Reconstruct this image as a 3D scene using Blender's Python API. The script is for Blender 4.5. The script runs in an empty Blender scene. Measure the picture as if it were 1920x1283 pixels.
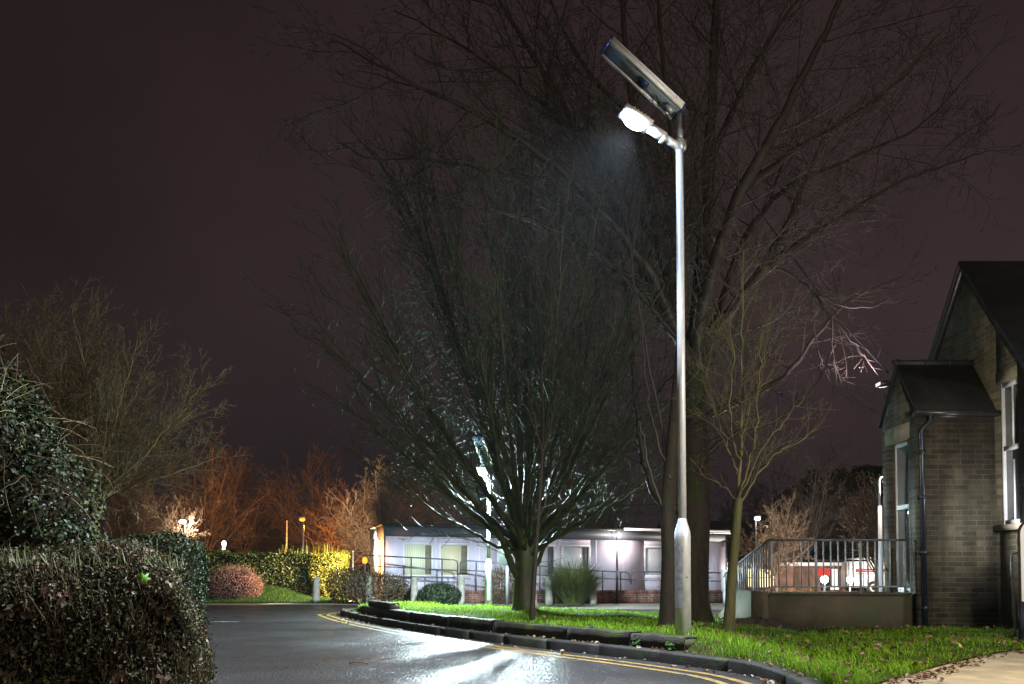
import bpy, math, random
import numpy as np
from math import sin, cos, tan, pi, radians, sqrt, atan2

random.seed(7)
NR = np.random.default_rng(11)
scene = bpy.context.scene
COL = scene.collection

# ------------------------------------------------------------------ camera
F = 1493.0            # focal length in photo pixels (28 mm on 36 mm, 1920 px)
TH = radians(2.0)
CH = 0.85             # camera height
HOR = 1083.0
SH = HOR - 641.5 - F * tan(TH)
cam_d = bpy.data.cameras.new('camera')
cam_d.sensor_width = 36.0
cam_d.sensor_fit = 'HORIZONTAL'
cam_d.lens = F / 1920 * 36.0
cam_d.shift_y = SH / 1920
cam_d.clip_end = 2000
cam_d.clip_start = 0.05
cam = bpy.data.objects.new('camera', cam_d)
cam.location = (0, 0, CH)
cam.rotation_euler = (pi / 2 + TH, 0, 0)
COL.objects.link(cam)
scene.camera = cam

def ray(px, py):
    k = (641.5 + SH - py) / F
    return ((px - 960) / F, cos(TH) - k * sin(TH), sin(TH) + k * cos(TH))

def P(px, py, Y):                       # point of the place seen at a pixel, Y metres away
    r = ray(px, py); t = Y / r[1]
    return (r[0] * t, Y, CH + r[2] * t)

def G(px, py, z=0.0):                   # point on the level z seen at a pixel
    r = ray(px, py); t = (z - CH) / r[2]
    return (r[0] * t, r[1] * t, z)

# ------------------------------------------------------------------ helpers
def tag(o, label=None, cat=None, group=None, kind=None):
    if label: o['label'] = label
    if cat: o['category'] = cat
    if group: o['group'] = group
    if kind: o['kind'] = kind
    return o

def empty(name, loc, label, cat, group=None, rz=0.0):
    o = bpy.data.objects.new(name, None)
    o.empty_display_size = 0.2
    o.location = loc; o.rotation_euler = (0, 0, rz)
    COL.objects.link(o)
    return tag(o, label, cat, group)

class MB:
    """collects geometry, builds one mesh object"""
    def __init__(self):
        self.v = []; self.f = []
    def add(self, vs, fs):
        b = len(self.v)
        self.v.extend(vs)
        self.f.extend([tuple(i + b for i in q) for q in fs])
        return self
    def box(self, x0, x1, y0, y1, z0, z1, bev=0.0):
        if bev <= 0:
            vs = [(x, y, z) for z in (z0, z1) for y in (y0, y1) for x in (x0, x1)]
            return self.add(vs, [(0, 2, 3, 1), (4, 5, 7, 6), (0, 1, 5, 4), (1, 3, 7, 5), (3, 2, 6, 7), (2, 0, 4, 6)])
        b = bev
        rings = []
        for z, i in ((z0, b), (z0 + b, 0), (z1 - b, 0), (z1, b)):
            rings.append([(x0 + i + b, y0 + i, z), (x1 - i - b, y0 + i, z), (x1 - i, y0 + i + b, z), (x1 - i, y1 - i - b, z),
                          (x1 - i - b, y1 - i, z), (x0 + i + b, y1 - i, z), (x0 + i, y1 - i - b, z), (x0 + i, y0 + i + b, z)])
        vs = [p for r in rings for p in r]
        fs = [tuple(range(7, -1, -1)), tuple(24 + i for i in range(8))]
        for k in range(3):
            for i in range(8):
                j = (i + 1) % 8
                fs.append((k * 8 + i, k * 8 + j, k * 8 + 8 + j, k * 8 + 8 + i))
        return self.add(vs, fs)
    def obox(self, c, ax, ay, az, hx, hy, hz):
        """box with its own axes"""
        vs = []
        for sz in (-1, 1):
            for sy in (-1, 1):
                for sx in (-1, 1):
                    vs.append(tuple(c[i] + ax[i] * hx * sx + ay[i] * hy * sy + az[i] * hz * sz for i in range(3)))
        return self.add(vs, [(0, 2, 3, 1), (4, 5, 7, 6), (0, 1, 5, 4), (1, 3, 7, 5), (3, 2, 6, 7), (2, 0, 4, 6)])
    def prism(self, poly, a0, a1, axis='x'):
        """poly extruded along an axis; poly in the other two coordinates"""
        n = len(poly)
        def mk(a, p):
            if axis == 'x': return (a, p[0], p[1])
            if axis == 'y': return (p[0], a, p[1])
            return (p[0], p[1], a)
        vs = [mk(a0, p) for p in poly] + [mk(a1, p) for p in poly]
        fs = [tuple(range(n - 1, -1, -1)), tuple(range(n, 2 * n))]
        for i in range(n):
            j = (i + 1) % n
            fs.append((i, j, n + j, n + i))
        return self.add(vs, fs)
    def tube(self, pts, rad, sides=8, cap=True):
        n = len(pts)
        if not hasattr(rad, '__len__'): rad = [rad] * n
        vs = []
        px = None
        for i in range(n):
            a = pts[max(i - 1, 0)]; b = pts[min(i + 1, n - 1)]
            tx, ty, tz = b[0] - a[0], b[1] - a[1], b[2] - a[2]
            L = sqrt(tx * tx + ty * ty + tz * tz) or 1.0
            tx /= L; ty /= L; tz /= L
            if px is None:
                px = (1, 0, 0) if abs(tz) > 0.7 else (0, 0, 1)
                if abs(tz) > 0.7 and abs(tx) > 0.7: px = (0, 1, 0)
            d = px[0] * tx + px[1] * ty + px[2] * tz
            ux, uy, uz = px[0] - d * tx, px[1] - d * ty, px[2] - d * tz
            L = sqrt(ux * ux + uy * uy + uz * uz) or 1.0
            ux /= L; uy /= L; uz /= L
            px = (ux, uy, uz)
            wx, wy, wz = ty * uz - tz * uy, tz * ux - tx * uz, tx * uy - ty * ux
            r = rad[i]; q = pts[i]
            for k in range(sides):
                c, s = CS[sides][k]
                vs.append((q[0] + r * (ux * c + wx * s), q[1] + r * (uy * c + wy * s), q[2] + r * (uz * c + wz * s)))
        fs = []
        for i in range(n - 1):
            o = i * sides
            for k in range(sides):
                k2 = (k + 1) % sides
                fs.append((o + k, o + k2, o + sides + k2, o + sides + k))
        if cap:
            fs.append(tuple(range(sides - 1, -1, -1)))
            fs.append(tuple((n - 1) * sides + k for k in range(sides)))
        return self.add(vs, fs)
    def lathe(self, prof, c=(0, 0, 0), sides=20):
        """prof: list of (r, z)"""
        vs = []
        for r, z in prof:
            for k in range(sides):
                a = 2 * pi * k / sides
                vs.append((c[0] + r * cos(a), c[1] + r * sin(a), c[2] + z))
        fs = []
        for i in range(len(prof) - 1):
            for k in range(sides):
                k2 = (k + 1) % sides
                fs.append((i * sides + k, i * sides + k2, (i + 1) * sides + k2, (i + 1) * sides + k))
        fs.append(tuple(range(sides - 1, -1, -1)))
        fs.append(tuple((len(prof) - 1) * sides + k for k in range(sides)))
        return self.add(vs, fs)
    def build(self, name, m, parent=None, smooth=False, label=None):
        me = bpy.data.meshes.new(name)
        fast_mesh(me, self.v, self.f)
        o = bpy.data.objects.new(name, me)
        COL.objects.link(o)
        if m: me.materials.append(m)
        if smooth: me.polygons.foreach_set('use_smooth', [True] * len(me.polygons))
        if parent: o.parent = parent
        if label: o['label'] = label
        return o

CS = {s: [(cos(2 * pi * k / s), sin(2 * pi * k / s)) for k in range(s)] for s in range(3, 33)}

def fast_mesh(me, v, f):
    v = np.asarray(v, dtype=np.float32).reshape(-1, 3)
    me.vertices.add(len(v)); me.vertices.foreach_set('co', v.ravel())
    if isinstance(f, np.ndarray):
        n, k = f.shape
        me.loops.add(n * k); me.loops.foreach_set('vertex_index', f.astype(np.int32).ravel())
        me.polygons.add(n)
        me.polygons.foreach_set('loop_start', np.arange(0, n * k, k, dtype=np.int32))
    else:
        tot = np.array([len(q) for q in f], dtype=np.int32)
        idx = np.fromiter((i for q in f for i in q), dtype=np.int32, count=int(tot.sum()))
        me.loops.add(len(idx)); me.loops.foreach_set('vertex_index', idx)
        me.polygons.add(len(tot))
        st = np.zeros(len(tot), dtype=np.int32); st[1:] = np.cumsum(tot)[:-1]
        me.polygons.foreach_set('loop_start', st)
    me.update(calc_edges=True)
    me.validate()

def np_obj(name, v, f, m, parent=None, smooth=False):
    me = bpy.data.meshes.new(name)
    fast_mesh(me, v, f)
    me.materials.append(m)
    if smooth: me.polygons.foreach_set('use_smooth', [True] * len(me.polygons))
    o = bpy.data.objects.new(name, me)
    COL.objects.link(o)
    if parent: o.parent = parent
    return o

def catmull(pts, per=5):
    out = []
    n = len(pts)
    for i in range(n - 1):
        p0 = pts[max(i - 1, 0)]; p1 = pts[i]; p2 = pts[i + 1]; p3 = pts[min(i + 2, n - 1)]
        for k in range(per):
            t = k / per
            out.append(tuple(0.5 * (2 * b + (-a + c) * t + (2 * a - 5 * b + 4 * c - d) * t * t + (-a + 3 * b - 3 * c + d) * t ** 3)
                             for a, b, c, d in zip(p0, p1, p2, p3)))
    out.append(tuple(pts[-1]))
    return out

# ------------------------------------------------------------------ materials
def nodes(name):
    m = bpy.data.materials.new(name); m.use_nodes = True
    nt = m.node_tree
    for n in list(nt.nodes): nt.nodes.remove(n)
    out = nt.nodes.new('ShaderNodeOutputMaterial')
    return m, nt, out

def N(nt, t, **kw):
    n = nt.nodes.new(t)
    for k, v in kw.items():
        if k.startswith('i_'):
            n.inputs[k[2:].replace('_', ' ')].default_value = v
        else:
            setattr(n, k, v)
    return n

def col4(c): return (c[0], c[1], c[2], 1.0)

def mat(name, c1, c2=None, rough=0.6, scale=3.0, detail=6.0, bump=0.0, bscale=30.0, metal=0.0, c3=None, s3=0.7, stretch=None,
        spec=0.5, rough2=None, contrast=(0.35, 0.65), thr3=(0.52, 0.62)):
    m, nt, out = nodes(name)
    b = N(nt, 'ShaderNodeBsdfPrincipled')
    b.inputs['Roughness'].default_value = rough
    b.inputs['Metallic'].default_value = metal
    b.inputs['Specular IOR Level'].default_value = spec
    nt.links.new(b.outputs[0], out.inputs[0])
    tc = N(nt, 'ShaderNodeTexCoord'); vec = tc.outputs['Object']
    if stretch:
        mp = N(nt, 'ShaderNodeMapping'); mp.inputs['Scale'].default_value = stretch
        nt.links.new(vec, mp.inputs[0]); vec = mp.outputs[0]
    if c2 is not None:
        nz = N(nt, 'ShaderNodeTexNoise', i_Scale=scale, i_Detail=detail, i_Roughness=0.62)
        nt.links.new(vec, nz.inputs['Vector'])
        rp = N(nt, 'ShaderNodeMapRange'); rp.inputs[1].default_value = contrast[0]; rp.inputs[2].default_value = contrast[1]
        nt.links.new(nz.outputs['Fac'], rp.inputs[0])
        mx = N(nt, 'ShaderNodeMix', data_type='RGBA')
        mx.inputs['A'].default_value = col4(c1); mx.inputs['B'].default_value = col4(c2)
        nt.links.new(rp.outputs[0], mx.inputs['Factor'])
        res = mx.outputs['Result']
        if rough2 is not None:
            rr = N(nt, 'ShaderNodeMapRange'); rr.inputs[1].default_value = contrast[0]; rr.inputs[2].default_value = contrast[1]
            rr.inputs[3].default_value = rough; rr.inputs[4].default_value = rough2
            nt.links.new(nz.outputs['Fac'], rr.inputs[0]); nt.links.new(rr.outputs[0], b.inputs['Roughness'])
        if c3 is not None:
            n3 = N(nt, 'ShaderNodeTexNoise', i_Scale=s3, i_Detail=8.0, i_Roughness=0.7)
            nt.links.new(tc.outputs['Object'], n3.inputs['Vector'])
            r3 = N(nt, 'ShaderNodeMapRange'); r3.inputs[1].default_value = thr3[0]; r3.inputs[2].default_value = thr3[1]
            nt.links.new(n3.outputs['Fac'], r3.inputs[0])
            m3 = N(nt, 'ShaderNodeMix', data_type='RGBA'); m3.inputs['B'].default_value = col4(c3)
            nt.links.new(res, m3.inputs['A']); nt.links.new(r3.outputs[0], m3.inputs['Factor'])
            res = m3.outputs['Result']
        nt.links.new(res, b.inputs['Base Color'])
    else:
        b.inputs['Base Color'].default_value = col4(c1)
    if bump > 0:
        nb = N(nt, 'ShaderNodeTexNoise', i_Scale=bscale, i_Detail=5.0, i_Roughness=0.6)
        nt.links.new(vec, nb.inputs['Vector'])
        bp = N(nt, 'ShaderNodeBump', i_Strength=bump, i_Distance=0.02)
        nt.links.new(nb.outputs['Fac'], bp.inputs['Height']); nt.links.new(bp.outputs[0], b.inputs['Normal'])
    return m

def leaf_mat(name, ca, cb, rough=0.4, trans=0.25, cc=None, spec=0.5):
    """colour differs from leaf to leaf"""
    m, nt, out = nodes(name)
    g = N(nt, 'ShaderNodeNewGeometry')
    rp = N(nt, 'ShaderNodeValToRGB')
    rp.color_ramp.elements[0].color = col4(ca); rp.color_ramp.elements[1].color = col4(cb)
    if cc:
        e = rp.color_ramp.elements.new(0.88); e.color = col4(cb)
        rp.color_ramp.elements[2].color = col4(cc)
    nt.links.new(g.outputs['Random Per Island'], rp.inputs[0])
    b = N(nt, 'ShaderNodeBsdfPrincipled'); b.inputs['Roughness'].default_value = rough
    b.inputs['Specular IOR Level'].default_value = spec
    nt.links.new(rp.outputs[0], b.inputs['Base Color'])
    t = N(nt, 'ShaderNodeBsdfTranslucent'); nt.links.new(rp.outputs[0], t.inputs[0])
    mx = N(nt, 'ShaderNodeMixShader'); mx.inputs[0].default_value = trans
    nt.links.new(b.outputs[0], mx.inputs[1]); nt.links.new(t.outputs[0], mx.inputs[2])
    nt.links.new(mx.outputs[0], out.inputs[0])
    return m

def brick_mat(name, c1, c2, mortar, bw=0.225, rh=0.075, ms=0.010, stain=None, rough=0.85, moss=None, bump=0.6, offset=0.5, basemoss=False):
    m, nt, out = nodes(name)
    tc = N(nt, 'ShaderNodeTexCoord'); sp = N(nt, 'ShaderNodeSeparateXYZ')
    nt.links.new(tc.outputs['Object'], sp.inputs[0])
    ad = N(nt, 'ShaderNodeMath', operation='ADD')
    nt.links.new(sp.outputs[0], ad.inputs[0]); nt.links.new(sp.outputs[1], ad.inputs[1])
    cb = N(nt, 'ShaderNodeCombineXYZ')
    nt.links.new(ad.outputs[0], cb.inputs[0]); nt.links.new(sp.outputs[2], cb.inputs[1])
    # courses are never perfectly straight
    wn = N(nt, 'ShaderNodeTexNoise', i_Scale=1.7, i_Detail=2.0); nt.links.new(tc.outputs['Object'], wn.inputs['Vector'])
    wv = N(nt, 'ShaderNodeVectorMath', operation='SCALE'); wv.inputs['Scale'].default_value = 0.02
    nt.links.new(wn.outputs['Color'], wv.inputs[0])
    av = N(nt, 'ShaderNodeVectorMath', operation='ADD')
    nt.links.new(cb.outputs[0], av.inputs[0]); nt.links.new(wv.outputs[0], av.inputs[1])
    br = N(nt, 'ShaderNodeTexBrick')
    br.offset = offset
    br.inputs['Color1'].default_value = (0, 0, 0, 1); br.inputs['Color2'].default_value = (1, 1, 1, 1); br.inputs['Mortar'].default_value = (.5, .5, .5, 1)
    br.inputs['Scale'].default_value = 1.0; br.inputs['Mortar Size'].default_value = ms
    br.inputs['Mortar Smooth'].default_value = 0.3
    br.inputs['Brick Width'].default_value = bw; br.inputs['Row Height'].default_value = rh
    br.inputs['Bias'].default_value = 0.0
    nt.links.new(av.outputs[0], br.inputs['Vector'])
    nz = N(nt, 'ShaderNodeTexNoise', i_Scale=2.2, i_Detail=9.0, i_Roughness=0.7)
    nt.links.new(tc.outputs['Object'], nz.inputs['Vector'])
    rp = N(nt, 'ShaderNodeMapRange'); rp.inputs[1].default_value = 0.3; rp.inputs[2].default_value = 0.7
    rp.inputs[3].default_value = 0.4; rp.inputs[4].default_value = 1.45
    nt.links.new(nz.outputs['Fac'], rp.inputs[0])
    cr2 = N(nt, 'ShaderNodeValToRGB')
    cr2.color_ramp.elements[0].color = col4([x * .9 for x in c2]); cr2.color_ramp.elements[1].color = col4([x * 1.15 for x in c1])
    for pp, cc_ in ((.3, c2), (.55, [(a + b_) / 2 for a, b_ in zip(c1, c2)]), (.8, c1)):
        e_ = cr2.color_ramp.elements.new(pp); e_.color = col4(cc_)
    nt.links.new(br.outputs['Color'], cr2.inputs[0])
    mo = N(nt, 'ShaderNodeMix', data_type='RGBA'); mo.inputs['B'].default_value = col4(mortar)
    nt.links.new(cr2.outputs[0], mo.inputs['A']); nt.links.new(br.outputs['Fac'], mo.inputs['Factor'])
    ml = N(nt, 'ShaderNodeVectorMath', operation='SCALE')
    nt.links.new(mo.outputs['Result'], ml.inputs[0]); nt.links.new(rp.outputs[0], ml.inputs['Scale'])
    res = ml.outputs[0]
    mp = N(nt, 'ShaderNodeMapping'); mp.inputs['Scale'].default_value = (2.6, 2.6, .35); nt.links.new(tc.outputs['Object'], mp.inputs[0])
    n6 = N(nt, 'ShaderNodeTexNoise', i_Scale=1.3, i_Detail=7.0, i_Roughness=.65); nt.links.new(mp.outputs[0], n6.inputs['Vector'])
    r6 = N(nt, 'ShaderNodeMapRange'); r6.inputs[1].default_value = .42; r6.inputs[2].default_value = .62; r6.inputs[3].default_value = .5; r6.inputs[4].default_value = 1.15
    nt.links.new(n6.outputs['Fac'], r6.inputs[0])
    m6 = N(nt, 'ShaderNodeVectorMath', operation='SCALE'); nt.links.new(res, m6.inputs[0]); nt.links.new(r6.outputs[0], m6.inputs['Scale'])
    res = m6.outputs[0]
    if moss:
        n3 = N(nt, 'ShaderNodeTexNoise', i_Scale=0.6, i_Detail=8.0, i_Roughness=0.7)
        nt.links.new(tc.outputs['Object'], n3.inputs['Vector'])
        r3 = N(nt, 'ShaderNodeMapRange'); r3.inputs[1].default_value = 0.45; r3.inputs[2].default_value = 0.68; r3.inputs[4].default_value = 0.75
        nt.links.new(n3.outputs['Fac'], r3.inputs[0])
        m3 = N(nt, 'ShaderNodeMix', data_type='RGBA'); m3.inputs['B'].default_value = col4(moss)
        nt.links.new(res, m3.inputs['A']); nt.links.new(r3.outputs[0], m3.inputs['Factor'])
        res = m3.outputs['Result']
    b = N(nt, 'ShaderNodeBsdfPrincipled'); b.inputs['Roughness'].default_value = rough
    nt.links.new(res, b.inputs['Base Color'])
    bp = N(nt, 'ShaderNodeBump', i_Strength=bump, i_Distance=0.012); bp.invert = True
    nt.links.new(br.outputs['Fac'], bp.inputs['Height'])
    bp2 = N(nt, 'ShaderNodeBump', i_Strength=0.35, i_Distance=0.01)
    n4 = N(nt, 'ShaderNodeTexNoise', i_Scale=60.0, i_Detail=4.0); nt.links.new(tc.outputs['Object'], n4.inputs['Vector'])
    nt.links.new(n4.outputs['Fac'], bp2.inputs['Height']); nt.links.new(bp.outputs[0], bp2.inputs['Normal'])
    nt.links.new(bp2.outputs[0], b.inputs['Normal'])
    nt.links.new(b.outputs[0], out.inputs[0])
    return m

def emit(name, c, s):
    m, nt, out = nodes(name)
    e = N(nt, 'ShaderNodeEmission'); e.inputs[0].default_value = col4(c); e.inputs[1].default_value = s
    nt.links.new(e.outputs[0], out.inputs[0])
    return m

def bark(name, c1, c2, moss=None, rough=0.55, thr=(0.5, 0.6), spec=0.5):
    return mat(name, c1, c2, rough=rough, scale=9, bump=0.7, bscale=40, stretch=(1, 1, 0.22), c3=moss, s3=2.2, thr3=thr, spec=spec)

M = {}
M['bark_big'] = bark('bark_big', (0.038, 0.027, 0.016), (0.015, 0.011, 0.008), (0.027, 0.033, 0.007), rough=.75, spec=.25)
M['bark_slim'] = bark('bark_slim', (0.028, 0.018, 0.010), (0.012, 0.009, 0.006), (0.018, 0.020, 0.006), rough=.75, spec=.25)
M['bark_hornbeam'] = bark('bark_hornbeam', (0.07, 0.07, 0.045), (0.03, 0.034, 0.02), (0.045, 0.075, 0.015), rough=0.38, thr=(0.4, 0.55))
M['twig_hornbeam'] = mat('twig_hornbeam', (0.062, 0.075, 0.036), (0.03, 0.036, 0.018), rough=0.6, scale=8, spec=0.3)
M['twig_big'] = mat('twig_big', (0.034, 0.024, 0.019), (0.017, 0.013, 0.011), rough=0.6, scale=4)
M['bark_young'] = bark('bark_young', (0.085, 0.08, 0.03), (0.05, 0.05, 0.02), (0.06, 0.07, 0.015), rough=.7, spec=.3)
M['twig_young'] = mat('twig_young', (0.10, 0.088, 0.03), (0.05, 0.043, 0.016), rough=0.7, scale=5)
M['twig_pale'] = mat('twig_pale', (0.30, 0.22, 0.21), (0.16, 0.11, 0.10), rough=0.5, scale=5)
M['bark_left'] = bark('bark_left', (0.19, 0.125, 0.042), (0.11, 0.075, 0.025), rough=.8, spec=.2)
M['twig_left'] = mat('twig_left', (0.19, 0.12, 0.042), (0.10, 0.066, 0.024), rough=0.6, scale=5)
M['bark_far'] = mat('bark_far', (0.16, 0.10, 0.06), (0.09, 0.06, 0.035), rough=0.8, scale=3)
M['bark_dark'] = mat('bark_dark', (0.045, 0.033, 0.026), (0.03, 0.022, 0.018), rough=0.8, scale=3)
M['steel'] = mat('steel', (0.60, 0.62, 0.66), (0.42, 0.44, 0.48), rough=0.38, rough2=0.55, scale=14, metal=0.25, bump=0.06, bscale=90, stretch=(1, 1, 0.35))
M['steel_dull'] = mat('steel_dull', (0.40, 0.43, 0.46), (0.24, 0.26, 0.29), rough=0.45, scale=20, metal=0.6, bump=0.05, bscale=80)
M['alu'] = mat('alu', (0.72, 0.71, 0.72), (0.6, 0.59, 0.6), rough=0.42, scale=30, metal=0.2)
M['panel_under'] = mat('panel_under', (0.16, 0.21, 0.25), (0.12, 0.16, 0.2), rough=0.45, scale=8)
M['panel_blue'] = mat('panel_blue', (0.015, 0.03, 0.10), (0.01, 0.02, 0.07), rough=0.25, scale=6)
M['black_plastic'] = mat('black_plastic', (0.012, 0.012, 0.014), (0.03, 0.03, 0.032), rough=0.35, scale=12, bump=0.05)
M['black_iron'] = mat('black_iron', (0.008, 0.013, 0.03), (0.02, 0.022, 0.03), rough=0.3, scale=10, bump=0.08, bscale=40)
M['white_paint'] = mat('white_paint', (0.72, 0.72, 0.74), (0.55, 0.56, 0.58), rough=0.45, scale=4, detail=8, c3=(0.35, 0.34, 0.31), s3=3.0, thr3=(0.6, 0.75))
M['rail_paint'] = mat('rail_paint', (0.27, 0.285, 0.31), (0.17, 0.18, 0.2), rough=0.4, scale=9, bump=0.08)
M['tube_dark'] = mat('tube_dark', (0.13, 0.13, 0.16), (0.07, 0.07, 0.09), rough=0.4, scale=9, metal=0.4)
M['cabin_wall'] = mat('cabin_wall', (0.70, 0.63, 0.80), (0.58, 0.52, 0.67), rough=0.55, scale=1.6, detail=8, stretch=(1.2, 1, 0.25), bump=0.05, bscale=60)
M['cabin_fascia'] = mat('cabin_fascia', (0.11, 0.115, 0.15), (0.08, 0.085, 0.11), rough=0.5, scale=2, stretch=(0.5, 1, 2))
M['upvc'] = mat('upvc', (0.8, 0.78, 0.82), (0.72, 0.7, 0.75), rough=0.35, scale=3)
M['felt'] = mat('felt', (0.05, 0.05, 0.04), (0.08, 0.085, 0.03), rough=0.9, scale=3, bump=0.3)
M['blind_cream'] = mat('blind_cream', (0.62, 0.55, 0.38), (0.55, 0.48, 0.33), rough=0.6, scale=2)
M['blind_grey'] = mat('blind_grey', (0.44, 0.45, 0.48), (0.36, 0.37, 0.4), rough=0.35, scale=1.5)
M['blind_green'] = mat('blind_green', (0.56, 0.58, 0.40), (0.68, 0.66, 0.5), rough=0.4, scale=2.5)
M['glass_dark'] = mat('glass_dark', (0.02, 0.026, 0.03), (0.03, 0.035, 0.04), rough=0.06, scale=2)
M['brick_red'] = brick_mat('brick_red', (0.30, 0.085, 0.055), (0.20, 0.055, 0.04), (0.30, 0.25, 0.22), ms=0.012)
M['brick_stock'] = brick_mat('brick_stock', (0.086, 0.070, 0.048), (0.042, 0.035, 0.026), (0.125, 0.112, 0.088), moss=(0.05, 0.052, 0.026), ms=0.007, bw=.23, rh=.079)
M['brick_gable'] = brick_mat('brick_gable', (0.085, 0.07, 0.04), (0.042, 0.035, 0.022), (0.105, 0.095, 0.06), moss=(0.055, 0.055, 0.014), ms=0.007, bw=.23, rh=.079)
M['brick_far'] = brick_mat('brick_far', (0.22, 0.09, 0.05), (0.16, 0.07, 0.04), (0.25, 0.2, 0.16))
M['slate'] = brick_mat('slate', (0.018, 0.019, 0.022), (0.012, 0.013, 0.015), (0.006, 0.006, 0.007), bw=0.3, rh=0.19, ms=0.006, rough=0.6, bump=0.8)
M['stone'] = mat('stone', (0.24, 0.21, 0.16), (0.16, 0.14, 0.1), rough=0.8, scale=5, bump=0.3, bscale=30, c3=(0.12, 0.13, 0.06), s3=1.6)
M['concrete'] = mat('concrete', (0.33, 0.31, 0.27), (0.22, 0.21, 0.18), rough=0.8, scale=7, bump=0.35, bscale=60, c3=(0.14, 0.15, 0.08), s3=3.0)
M['concrete_old'] = mat('concrete_old', (0.085, 0.068, 0.045), (0.042, 0.034, 0.024), rough=0.85, scale=2.5, detail=9, bump=0.4, bscale=45, c3=(0.045, 0.055, 0.02), s3=1.1, thr3=(0.5, 0.66))
M['kerb'] = mat('kerb', (0.026, 0.024, 0.023), (0.011, 0.011, 0.011), rough=0.5, rough2=0.75, spec=.3, scale=5, detail=9, bump=0.5, bscale=70, c3=(0.03, 0.04, 0.015), s3=2.5)
M['timber'] = mat('timber', (0.038, 0.032, 0.026), (0.011, 0.010, 0.009), rough=0.6, spec=.3, scale=4, detail=9, bump=0.8, bscale=16, stretch=(1, 6, 9), c3=(0.05, 0.065, 0.02), s3=2.0, thr3=(0.54, 0.66))
M['timber_cut'] = mat('timber_cut', (0.30, 0.28, 0.22), (0.18, 0.17, 0.13), rough=0.7, scale=9, bump=0.3)
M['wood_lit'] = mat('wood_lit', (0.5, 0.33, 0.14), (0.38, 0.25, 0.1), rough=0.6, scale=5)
M['earth'] = mat('earth', (0.035, 0.028, 0.02), (0.018, 0.014, 0.01), rough=0.95, scale=3, bump=0.6, bscale=12)
M['lawn'] = mat('lawn', (0.03, 0.055, 0.006), (0.022, 0.018, 0.009), rough=0.95, spec=.05, scale=4, bump=0.8, bscale=30)
M['tarmac_far'] = mat('tarmac_far', (0.05, 0.047, 0.047), (0.03, 0.028, 0.028), rough=0.7, scale=0.6, bump=0.3, bscale=50)
M['paving'] = mat('paving', (0.32, 0.29, 0.27), (0.22, 0.2, 0.185), rough=0.6, scale=1.2, bump=0.3, bscale=30)
M['path'] = mat('path', (0.30, 0.25, 0.17), (0.17, 0.14, 0.095), rough=0.8, scale=3.2, detail=10, bump=0.6, bscale=80)
M['yellow'] = mat('yellow', (0.24, 0.135, 0.010), (0.12, 0.075, 0.014), rough=0.55, scale=9, detail=10, bump=0.5, bscale=90, c3=(0.05, 0.042, 0.035), s3=7.0, thr3=(0.52, 0.62))
M['road_white'] = mat('road_white', (0.45, 0.45, 0.45), (0.25, 0.25, 0.25), rough=0.5, scale=8, c3=(0.05, 0.05, 0.05), s3=6.0)
M['car_white'] = mat('car_white', (0.72, 0.72, 0.72), (0.66, 0.66, 0.66), rough=0.25, scale=2)
M['car_red'] = mat('car_red', (0.55, 0.02, 0.02), (0.45, 0.015, 0.015), rough=0.3, scale=2)
M['rubber'] = mat('rubber', (0.012, 0.012, 0.012), (0.02, 0.02, 0.02), rough=0.8, scale=9)
M['sign_grey'] = mat('sign_grey', (0.09, 0.11, 0.095), (0.07, 0.085, 0.075), rough=0.45, scale=3)
M['yellow_tag'] = mat('yellow_tag', (0.6, 0.5, 0.05), (0.5, 0.42, 0.05), rough=0.5, scale=4)
M['roof_far'] = mat('roof_far', (0.05, 0.03, 0.022), (0.035, 0.022, 0.016), rough=0.9, scale=2)
M['roof_orange'] = mat('roof_orange', (0.30, 0.12, 0.06), (0.22, 0.09, 0.045), rough=0.9, scale=3)

def blind_mat(name, c1, c2, sc):
    m, nt, out = nodes(name)
    tc = N(nt, 'ShaderNodeTexCoord'); wv = N(nt, 'ShaderNodeTexWave', i_Scale=sc, i_Distortion=.4, i_Detail=2.0); nt.links.new(tc.outputs['Object'], wv.inputs['Vector'])
    nz = N(nt, 'ShaderNodeTexNoise', i_Scale=1.6, i_Detail=5.0); nt.links.new(tc.outputs['Object'], nz.inputs['Vector'])
    ad_ = N(nt, 'ShaderNodeMath', operation='MULTIPLY'); nt.links.new(wv.outputs['Fac'], ad_.inputs[0]); nt.links.new(nz.outputs['Fac'], ad_.inputs[1])
    mx = N(nt, 'ShaderNodeMix', data_type='RGBA'); mx.inputs['A'].default_value = col4(c1); mx.inputs['B'].default_value = col4(c2)
    nt.links.new(ad_.outputs[0], mx.inputs['Factor'])
    b = N(nt, 'ShaderNodeBsdfPrincipled'); b.inputs['Roughness'].default_value = .5; b.inputs['Coat Weight'].default_value = .6; b.inputs['Coat Roughness'].default_value = .04
    nt.links.new(mx.outputs['Result'], b.inputs['Base Color']); nt.links.new(b.outputs[0], out.inputs[0])
    return m
M['blind_cream'] = blind_mat('blind_cream', (0.72, 0.64, 0.45), (0.55, 0.48, 0.33), 5)
M['blind_grey'] = blind_mat('blind_grey', (0.58, 0.57, 0.64), (0.36, 0.36, 0.41), 7)
M['blind_green'] = blind_mat('blind_green', (0.74, 0.74, 0.56), (0.46, 0.47, 0.34), 4)
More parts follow.
